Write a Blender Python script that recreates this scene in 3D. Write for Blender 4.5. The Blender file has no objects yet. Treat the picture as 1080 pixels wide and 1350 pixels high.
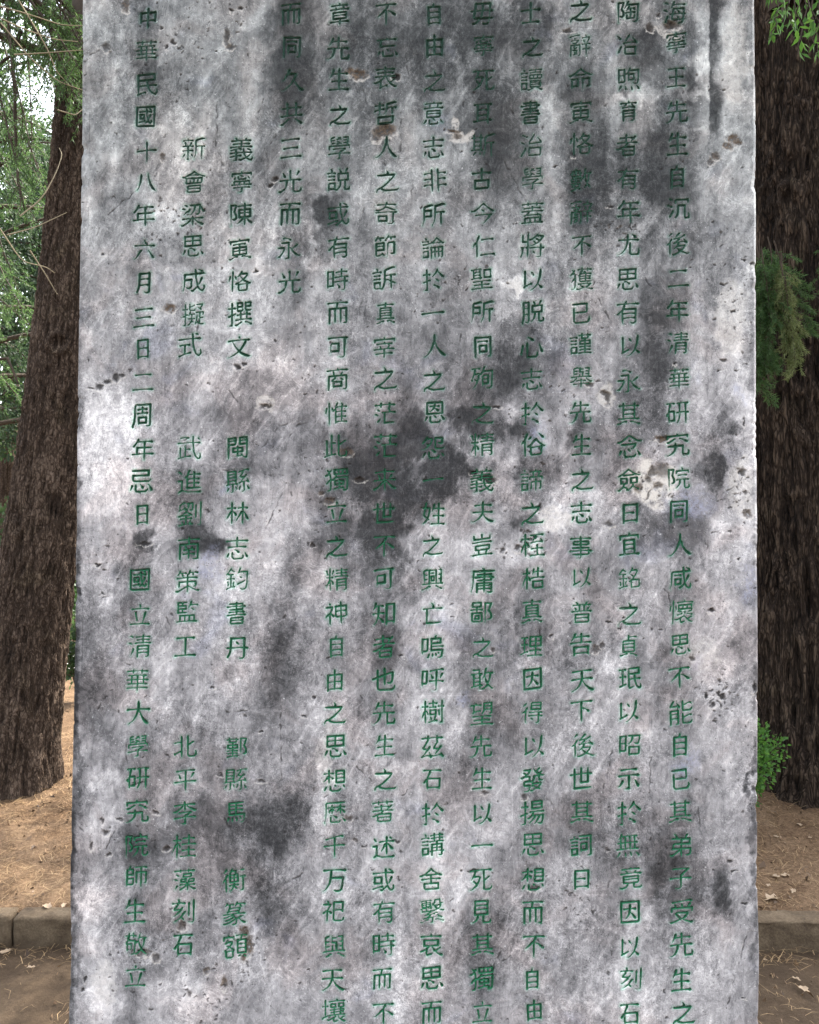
# -*- coding: utf-8 -*-
import bpy, math, random
import numpy as np
from mathutils import Vector, Matrix

scene = bpy.context.scene
COL = scene.collection
random.seed(7); RNG = np.random.default_rng(7)

# ------------------------------------------------------------------ camera
F = 1050.0 / 1350.0                    # focal length / picture height
CAM = Vector((0.0, 0.0, 1.55))
PITCH, ROLL = math.radians(1.19), math.radians(0.30)
fwd = Vector((0, math.cos(PITCH), math.sin(PITCH)))
up0 = Vector((0, -math.sin(PITCH), math.cos(PITCH))); rt0 = Vector((1, 0, 0))
rt = rt0 * math.cos(ROLL) + up0 * math.sin(ROLL)
up = up0 * math.cos(ROLL) - rt0 * math.sin(ROLL)
cd = bpy.data.cameras.new('camera'); cam = bpy.data.objects.new('camera', cd); COL.objects.link(cam)
cd.sensor_fit = 'VERTICAL'; cd.sensor_height = 24.0; cd.lens = 24.0 * F; cd.clip_start = 0.05; cd.clip_end = 2000
cam.matrix_world = Matrix(((rt.x, up.x, -fwd.x, CAM.x), (rt.y, up.y, -fwd.y, CAM.y), (rt.z, up.z, -fwd.z, CAM.z), (0, 0, 0, 1)))
scene.camera = cam

# ------------------------------------------------------------------ sky, sun, exposure
SUN_TO = Vector((0.42, 0.55, 0.95)).normalized()
world = bpy.data.worlds.new('World'); scene.world = world; world.use_nodes = True
wn = world.node_tree; sky = wn.nodes.new('ShaderNodeTexSky'); sky.sky_type = 'NISHITA'; sky.sun_disc = False
sky.sun_elevation = math.asin(SUN_TO.z); sky.sun_rotation = math.atan2(SUN_TO.x, SUN_TO.y)
sky.air_density = 1.0; sky.dust_density = 4.0; sky.ozone_density = 0.6
hs = wn.nodes.new('ShaderNodeHueSaturation'); hs.inputs['Saturation'].default_value = 0.38      # thin bright cloud
wn.links.new(sky.outputs[0], hs.inputs['Color']); wn.links.new(hs.outputs[0], wn.nodes['Background'].inputs[0]); wn.nodes['Background'].inputs[1].default_value = 0.15
sl = bpy.data.lights.new('sun', 'SUN'); sl.energy = 2.4; sl.angle = math.radians(0.6); sl.color = (1.0, 0.94, 0.84)
so = bpy.data.objects.new('sun', sl); COL.objects.link(so); so.rotation_euler = (-SUN_TO).to_track_quat('-Z', 'Y').to_euler()
so.location = (0, 0, 30)
vs = scene.view_settings; vs.view_transform = 'Standard'; vs.look = 'None'; vs.gamma = 1; vs.exposure = 2.75

# ------------------------------------------------------------------ helpers
def ray(px, py):
    x, z = (px - 540) / 1350 / F, -(py - 675) / 1350 / F
    return (fwd + rt * x + up * z)
def at_y(px, py, y):
    d = ray(px, py); return CAM + d * (y / d.y)
def at_z(px, py, z):
    d = ray(px, py); return CAM + d * ((z - CAM.z) / d.z)

def tag(o, label=None, cat=None, group=None, kind=None):
    for k, v in (('label', label), ('category', cat), ('group', group), ('kind', kind)):
        if v: o[k] = v
    return o
def empty(name, loc, label, cat, group=None):
    o = bpy.data.objects.new(name, None); COL.objects.link(o); o.location = loc; o.empty_display_size = 0.1
    return tag(o, label, cat, group)
def link(name, me, mat, parent=None):
    o = bpy.data.objects.new(name, me); COL.objects.link(o)
    if mat: me.materials.append(mat)
    if parent: o.parent = parent; o.matrix_parent_inverse = Matrix.Translation(-parent.location)
    return o
def mesh_np(name, V, Q, smooth=True, attrs=None, tris=None):
    """mesh from numpy: V (n,3), Q (m,4) quads, optional tris (k,3)"""
    V = np.ascontiguousarray(V, np.float32); Q = np.asarray(Q, np.int32).reshape(-1, 4)
    T = np.zeros((0, 3), np.int32) if tris is None else np.asarray(tris, np.int32).reshape(-1, 3)
    me = bpy.data.meshes.new(name)
    me.vertices.add(len(V)); me.vertices.foreach_set('co', V.ravel())
    nl = len(Q) * 4 + len(T) * 3
    me.loops.add(nl); me.loops.foreach_set('vertex_index', np.r_[Q.ravel(), T.ravel()].astype(np.int32))
    np_ = len(Q) + len(T); me.polygons.add(np_)
    me.polygons.foreach_set('loop_start', np.r_[np.arange(len(Q)) * 4, len(Q) * 4 + np.arange(len(T)) * 3].astype(np.int32))
    me.update(calc_edges=True)
    if smooth: me.polygons.foreach_set('use_smooth', np.ones(np_, bool))
    for k, a in (attrs or {}).items():
        at = me.attributes.new(k, 'FLOAT', 'POINT'); at.data.foreach_set('value', np.ascontiguousarray(a, np.float32).ravel())
    return me
def vnoise(x, y, seed, period=None):
    """smooth 2-D value noise in -1..1; x may wrap with an integer period"""
    r = np.random.default_rng(seed); tab = r.random((256, 256)).astype(np.float32) * 2 - 1
    xi = np.floor(x).astype(np.int64); yi = np.floor(y).astype(np.int64)
    fx = (x - xi).astype(np.float32); fy = (y - yi).astype(np.float32)
    fx = fx * fx * (3 - 2 * fx); fy = fy * fy * (3 - 2 * fy)
    w = (lambda a: np.mod(a, period) if period else a & 255)
    a0, a1 = w(xi) & 255, w(xi + 1) & 255; b0, b1 = yi & 255, (yi + 1) & 255
    return (tab[a0, b0] * (1 - fx) + tab[a1, b0] * fx) * (1 - fy) + (tab[a0, b1] * (1 - fx) + tab[a1, b1] * fx) * fy
def fbm(x, y, seed, octv=4, gain=0.55, period=None):
    s = 0; a = 1.0; t = 0
    for k in range(octv):
        s = s + a * vnoise(x * 2 ** k + 7.3 * k * (period is None), y * 2 ** k + 3.1 * k, seed + k, period * 2 ** k if period else None); t += a; a *= gain
    return s / t * 1.6
def grid_quads(nu, nv, wrap=False):
    i = np.arange(nv - 1)[:, None] * nu; j = np.arange(nu if wrap else nu - 1)[None, :]; j1 = (j + 1) % nu
    return np.stack([i + j, i + j1, i + nu + j1, i + nu + j], -1).reshape(-1, 4)

class NT:
    """tiny node-tree writer"""
    def __init__(s, name):
        s.m = bpy.data.materials.new(name); s.m.use_nodes = True; s.t = s.m.node_tree; s.t.nodes.clear()
        s.out = s.t.nodes.new('ShaderNodeOutputMaterial')
    def n(s, typ, **kw):
        nd = s.t.nodes.new(typ)
        for k, v in kw.items():
            if k.startswith('i_'):
                key = k[2:]; key = int(key) if key.isdigit() else key.replace('_', ' ')
                s.set(nd.inputs[key], v)
            else: setattr(nd, k, v)
        return nd
    def set(s, sock, v):
        if hasattr(v, 'is_output') or isinstance(v, bpy.types.NodeSocket): s.t.links.new(v, sock)
        else: sock.default_value = v
    def math(s, op, a, b=0.0, c=0.0, clamp=False):
        nd = s.n('ShaderNodeMath', operation=op, use_clamp=clamp)
        s.set(nd.inputs[0], a); s.set(nd.inputs[1], b); s.set(nd.inputs[2], c); return nd.outputs[0]
    def coord(s, scale=(1, 1, 1), rot=(0, 0, 0)):
        tc = s.n('ShaderNodeTexCoord'); mp = s.n('ShaderNodeMapping'); s.t.links.new(tc.outputs['Object'], mp.inputs[0])
        mp.inputs['Scale'].default_value = scale; mp.inputs['Rotation'].default_value = rot; return mp.outputs[0]
    def noise(s, scale, detail=4, rough=0.6, dist=0.0, vec=None):
        nd = s.n('ShaderNodeTexNoise'); nd.inputs['Scale'].default_value = scale; nd.inputs['Detail'].default_value = detail
        nd.inputs['Roughness'].default_value = rough; nd.inputs['Distortion'].default_value = dist
        s.t.links.new(vec if vec is not None else s.coord(), nd.inputs['Vector']); return nd.outputs['Fac']
    def ramp(s, fac, stops):
        nd = s.n('ShaderNodeValToRGB'); cr = nd.color_ramp
        while len(cr.elements) < len(stops): cr.elements.new(0.5)
        for e, (p, c) in zip(cr.elements, stops): e.position = p; e.color = (*c, 1) if len(c) == 3 else c
        s.set(nd.inputs[0], fac); return nd.outputs[0]
    def mix(s, fac, a, b, mode='MIX'):
        nd = s.n('ShaderNodeMix', data_type='RGBA', blend_type=mode)
        s.set(nd.inputs[0], fac)
        for k, v in ((6, a), (7, b)):
            s.set(nd.inputs[k], (*v, 1) if isinstance(v, tuple) and len(v) == 3 else v)
        return nd.outputs[2]
    def attr(s, name): return s.n('ShaderNodeAttribute', attribute_name=name).outputs['Fac']
    def smooth(s, v, lo, hi):
        nd = s.n('ShaderNodeMapRange', interpolation_type='SMOOTHSTEP'); s.set(nd.inputs[0], v)
        nd.inputs[1].default_value = lo; nd.inputs[2].default_value = hi; return nd.outputs[0]
    def bsdf(s, col, rough=0.8, spec=0.3, bump=None, bstr=0.5, bdist=0.01):
        b = s.n('ShaderNodeBsdfPrincipled'); s.set(b.inputs['Base Color'], (*col, 1) if isinstance(col, tuple) else col)
        s.set(b.inputs['Roughness'], rough); b.inputs['Specular IOR Level'].default_value = spec
        if bump is not None:
            bn = s.n('ShaderNodeBump'); bn.inputs['Strength'].default_value = bstr; bn.inputs['Distance'].default_value = bdist
            s.set(bn.inputs['Height'], bump); s.t.links.new(bn.outputs[0], b.inputs['Normal'])
        s.t.links.new(b.outputs[0], s.out.inputs[0]); return s.m
    def leaf(s, col, trans, rough=0.5, tfac=0.4):
        b = s.n('ShaderNodeBsdfPrincipled'); s.set(b.inputs['Base Color'], col); b.inputs['Roughness'].default_value = rough
        b.inputs['Specular IOR Level'].default_value = 0.25
        t = s.n('ShaderNodeBsdfTranslucent'); s.set(t.inputs[0], trans)
        mx = s.n('ShaderNodeMixShader'); mx.inputs[0].default_value = tfac
        s.t.links.new(b.outputs[0], mx.inputs[1]); s.t.links.new(t.outputs[0], mx.inputs[2])
        s.t.links.new(mx.outputs[0], s.out.inputs[0]); return s.m
    def island(s): return s.n('ShaderNodeNewGeometry').outputs['Random Per Island']

# ------------------------------------------------------------------ materials
def mat_stone():
    s = NT('weathered_marble'); T = s.attr('tone')
    n1 = s.noise(48, 6, 0.70, 0.9)                       # mottling of about 2 cm
    n2 = s.noise(190, 5, 0.74, 0.5)                      # grain of a few millimetres
    n3 = s.noise(640, 3, 0.7)                            # crystals of the marble
    f = s.noise(1.0, 5, 0.75, 1.0, s.coord((210, 210, 52), (0, math.radians(38), 0)))   # slanting fibres in the marble
    w = s.noise(1.0, 5, 0.75, 1.4, s.coord((130, 130, 34), (0, math.radians(62), 0)))
    g = s.noise(1.0, 4, 0.7, 0.8, s.coord((150, 150, 30), (0, math.radians(4), 0)))     # upright run-off
    hair = s.math('SUBTRACT', 1.0, s.math('MULTIPLY', s.math('ABSOLUTE', s.math('SUBTRACT', s.noise(38, 5, .68, 1.6), .5)), 26.0), clamp=True)   # fine pale veins
    hair2 = s.math('SUBTRACT', 1.0, s.math('MULTIPLY', s.math('ABSOLUTE', s.math('SUBTRACT', s.noise(27, 5, .7, 1.2, s.coord((1.5, 1.5, .8), (0, .7, 0))), .5)), 30.0), clamp=True)
    calm = s.math('ADD', .35, s.math('MULTIPLY', s.smooth(s.noise(7.5, 4, .65, .8), .40, .64), .95))        # polished and eroded areas alternate
    t = s.math('ADD', T, s.math('MULTIPLY', s.math('SUBTRACT', n1, 0.5), 0.60))
    t = s.math('ADD', t, s.math('MULTIPLY', calm, s.math('MULTIPLY', s.math('SUBTRACT', n2, 0.5), 0.62)))
    t = s.math('ADD', t, s.math('MULTIPLY', calm, s.math('MULTIPLY', s.math('SUBTRACT', n3, 0.5), 0.40)))
    t = s.math('ADD', t, s.math('MULTIPLY', s.math('SUBTRACT', g, 0.5), 0.30))
    t = s.math('ADD', t, s.math('MULTIPLY', calm, s.math('MULTIPLY', s.smooth(f, 0.55, 0.72), 0.13)))
    t = s.math('SUBTRACT', t, s.math('MULTIPLY', calm, s.math('MULTIPLY', s.smooth(w, 0.58, 0.74), 0.08)))
    patch = s.smooth(s.noise(11, 4, .65, .6), .46, .62)
    t = s.math('ADD', t, s.math('MULTIPLY', s.math('MULTIPLY', hair, patch), 0.17))
    t = s.math('SUBTRACT', t, s.math('MULTIPLY', s.math('MULTIPLY', hair2, s.math('SUBTRACT', 1.0, patch)), 0.12))
    base = s.ramp(t, [(0.0, (.022, .022, .023)), (0.18, (.056, .055, .056)), (0.36, (.125, .120, .122)), (0.52, (.225, .215, .216)),
                      (0.70, (.370, .352, .350)), (0.88, (.60, .57, .56)), (1.0, (.80, .77, .75))])
    warm = s.noise(9, 4, 0.6, 0.5)
    base = s.mix(s.math('MULTIPLY', s.smooth(warm, 0.46, 0.64), 0.6), base, s.mix(1.0, base, (1.0, .905, .87), 'MULTIPLY'))
    base = s.mix(1.0, base, (.985, .985, .975), 'MULTIPLY')
    cold = s.noise(13, 3, 0.6, 0.4)
    base = s.mix(s.math('MULTIPLY', s.smooth(cold, 0.60, 0.74), 0.8), base, s.mix(1.0, base, (.88, .91, 1.0), 'MULTIPLY'))
    base = s.mix(s.attr('cool'), base, s.mix(1.0, base, (.92, .985, .95), 'MULTIPLY'))
    base = s.mix(s.math('MULTIPLY', s.attr('blue'), s.smooth(n2, .35, .6)), base, (.28, .29, .38))
    spk = s.smooth(s.noise(420, 2, 0.5), 0.68, 0.74)
    base = s.mix(s.math('MULTIPLY', spk, 0.85), base, (.030, .028, .026))
    wsp = s.smooth(s.noise(330, 3, 0.6), 0.66, 0.73)
    base = s.mix(s.math('MULTIPLY', s.math('MULTIPLY', wsp, s.smooth(t, .15, .5)), 0.6), base, (.76, .74, .71))
    base = s.mix(s.math('MULTIPLY', s.attr('tint'), s.smooth(s.noise(120, 4, .7), .36, .62)), base, s.mix(1.0, base, (.42, .86, .66), 'MULTIPLY'))
    base = s.mix(s.math('MULTIPLY', s.attr('cream'), s.smooth(n2, .30, .55)), base, (.60, .555, .49))
    base = s.mix(s.math('MULTIPLY', s.attr('brown'), s.smooth(n2, .34, .52)), base, s.mix(s.smooth(n2, .4, .66), (.035, .020, .011), (.17, .115, .068)))
    base = s.mix(s.attr('pit'), base, (.014, .012, .011))
    h = s.math('ADD', s.math('MULTIPLY', n1, 0.5), s.math('ADD', s.math('MULTIPLY', n2, 0.5), s.math('MULTIPLY', f, 0.15)))
    h = s.math('SUBTRACT', s.math('ADD', h, s.math('MULTIPLY', n3, .2)), s.math('MULTIPLY', spk, 0.4))
    return s.bsdf(base, 0.78, 0.25, h, 0.6, 0.0024)
def mat_paint():
    s = NT('worn_green_paint'); n = s.noise(190, 5, 0.7, 0.4); n2 = s.noise(23, 3, 0.6); z = s.attr('hgt')
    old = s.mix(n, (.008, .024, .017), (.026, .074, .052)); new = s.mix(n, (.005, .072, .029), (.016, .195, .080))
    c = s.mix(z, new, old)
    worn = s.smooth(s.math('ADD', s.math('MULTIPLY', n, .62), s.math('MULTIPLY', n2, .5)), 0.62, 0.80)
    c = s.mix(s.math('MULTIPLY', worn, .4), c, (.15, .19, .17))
    c = s.mix(s.math('MULTIPLY', s.smooth(s.attr('deep'), .35, 1.0), .62), c, (.006, .012, .009))      # groove shade painted in: colour darkens with depth of the cut
    dirt = s.smooth(s.noise(75, 4, 0.7), 0.55, 0.70)
    c = s.mix(s.math('MULTIPLY', dirt, .5), c, (.008, .013, .011))
    return s.bsdf(c, 0.6, 0.3, n, 0.5, 0.001)
def mat_bark(name, dark, mid, light, zs=0.22, sc=60, fur=30, fw=.5):
    s = NT(name); v = s.coord((1, 1, zs)); a = s.noise(sc, 6, 0.7, 0.5, v); b = s.noise(sc * 3.4, 4, 0.7, 0.2, v); c = s.noise(6, 3, 0.6)
    dn = s.n('ShaderNodeTexNoise'); dn.inputs['Scale'].default_value = 26; dn.inputs['Detail'].default_value = 4; s.t.links.new(v, dn.inputs['Vector'])
    add = s.n('ShaderNodeVectorMath', operation='MULTIPLY_ADD'); s.t.links.new(dn.outputs['Color'], add.inputs[0]); add.inputs[1].default_value = (.05, .05, .05); s.t.links.new(v, add.inputs[2])
    vo = s.n('ShaderNodeTexVoronoi', feature='DISTANCE_TO_EDGE'); vo.inputs['Scale'].default_value = fur; s.t.links.new(add.outputs[0], vo.inputs['Vector'])
    plate = s.smooth(vo.outputs['Distance'], 0.0, .26)
    t = s.math('ADD', s.math('MULTIPLY', a, .58), s.math('ADD', s.math('MULTIPLY', b, .48), s.math('MULTIPLY', s.attr('ridge'), .22)))
    t = s.math('ADD', t, s.math('MULTIPLY', s.math('SUBTRACT', plate, .7), .38 * fw))
    t = s.math('ADD', t, s.math('MULTIPLY', s.math('SUBTRACT', s.noise(7, 4, .65, .4, s.coord((1, 1, .55))), .5), .42))
    col = s.ramp(t, [(0.30, dark), (0.56, mid), (0.84, light)])
    col = s.mix(s.math('MULTIPLY', s.smooth(c, .52, .7), .35), col, s.mix(1.0, col, (.78, .85, .66), 'MULTIPLY'))
    return s.bsdf(col, 0.9, 0.15, s.math('ADD', s.math('MULTIPLY', plate, fw * 1.6), s.math('ADD', a, s.math('MULTIPLY', b, .7))), 1.0, 0.011)
def mat_soil():
    s = NT('dry_soil'); a = s.noise(4, 6, 0.72, .6); b = s.noise(75, 5, .75); c = s.noise(1.0, 4, .7, 1.5, s.coord((120, 40, 60), (0, 0, .6)))
    col = s.ramp(s.math('ADD', s.math('MULTIPLY', a, .55), s.math('MULTIPLY', b, .55)), [(.32, (.020, .011, .006)), (.50, (.082, .050, .028)), (.74, (.23, .155, .096))])
    col = s.mix(s.math('MULTIPLY', s.smooth(c, .55, .68), .6), col, (.27, .17, .09))
    return s.bsdf(col, .95, .1, s.math('ADD', b, c), .8, .012)
def mat_path():
    s = NT('trodden_earth_path'); a = s.noise(4, 5, 0.65, .4); b = s.noise(70, 5, .72); c = s.noise(300, 3, .7)
    col = s.ramp(s.math('ADD', s.math('MULTIPLY', a, .55), s.math('ADD', s.math('MULTIPLY', b, .35), s.math('MULTIPLY', c, .2))),
                 [(.35, (.026, .017, .010)), (.55, (.060, .041, .025)), (.78, (.115, .081, .052))])
    return s.bsdf(col, .95, .15, s.math('ADD', b, c), .7, .01)
def mat_kerb():
    s = NT('grey_kerb_stone'); a = s.noise(9, 5, .65, .5); b = s.noise(120, 5, .75); d = s.attr('dirt')
    col = s.ramp(s.math('ADD', s.math('MULTIPLY', a, .55), s.math('MULTIPLY', b, .5)), [(.3, (.032, .022, .013)), (.50, (.084, .060, .037)), (.76, (.18, .138, .090))])
    col = s.mix(d, col, (.060, .042, .026))
    return s.bsdf(col, .9, .2, s.math('ADD', a, b), .8, .006)
def mat_leaf(name, c0, c1, t0, t1, tf=.4):
    s = NT(name); r = s.island(); return s.leaf(s.mix(r, c0, c1), s.mix(r, t0, t1), .5, tf)
def mat_plain(name, c0, c1, sc=30, rough=.85):
    s = NT(name); n = s.noise(sc, 5, .7); return s.bsdf(s.mix(n, c0, c1), rough, .2, n, .5, .004)

M = dict(
    stone=mat_stone(), paint=mat_paint(), soil=mat_soil(), path=mat_path(), kerb=mat_kerb(),
    bark_a=mat_bark('cedar_bark', (.009, .006, .0045), (.050, .033, .0225), (.21, .152, .112), .42, 120, 60, .35),
    bark_b=mat_bark('dark_furrowed_bark', (.005, .0033, .0023), (.028, .0185, .0125), (.11, .078, .054), .20, 80, 50, .6),
    bark_c=mat_plain('twig_bark', (.02, .015, .011), (.075, .055, .038), 40),
    twig=mat_plain('dry_twig', (.12, .095, .06), (.30, .25, .16), 40),
    needle=mat_leaf('cedar_needles', (.022, .058, .020), (.078, .140, .048), (.07, .15, .04), (.15, .25, .075)),
    needle_dk=mat_leaf('dark_needles', (.014, .030, .016), (.038, .062, .032), (.03, .06, .02), (.06, .11, .035)),
    needle_bg=mat_leaf('soft_green_needles', (.011, .026, .012), (.036, .060, .030), (.025, .05, .02), (.06, .10, .045)),
    needle_old=mat_leaf('yellowing_needles', (.085, .125, .038), (.19, .215, .085), (.13, .16, .05), (.22, .24, .10)),
    leaf=mat_leaf('bright_leaves', (.025, .080, .014), (.065, .155, .030), (.08, .20, .03), (.15, .30, .05), .4),
    leaf_bg=mat_leaf('grove_leaves', (.018, .040, .016), (.045, .078, .034), (.05, .095, .03), (.10, .16, .055), .35),
    straw=mat_leaf('dry_straw', (.10, .060, .028), (.36, .25, .135), (.2, .13, .06), (.3, .2, .1), .15),
    crumb=mat_leaf('brown_crumbs', (.035, .020, .011), (.20, .125, .07), (.03, .02, .01), (.1, .06, .03), .1),
    dead=mat_leaf('pale_dead_leaf', (.20, .14, .085), (.38, .29, .20), (.3, .22, .12), (.4, .3, .18), .15),
    paving=mat_plain('pale_paving', (.38, .36, .33), (.52, .50, .47), 25),
)

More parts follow.
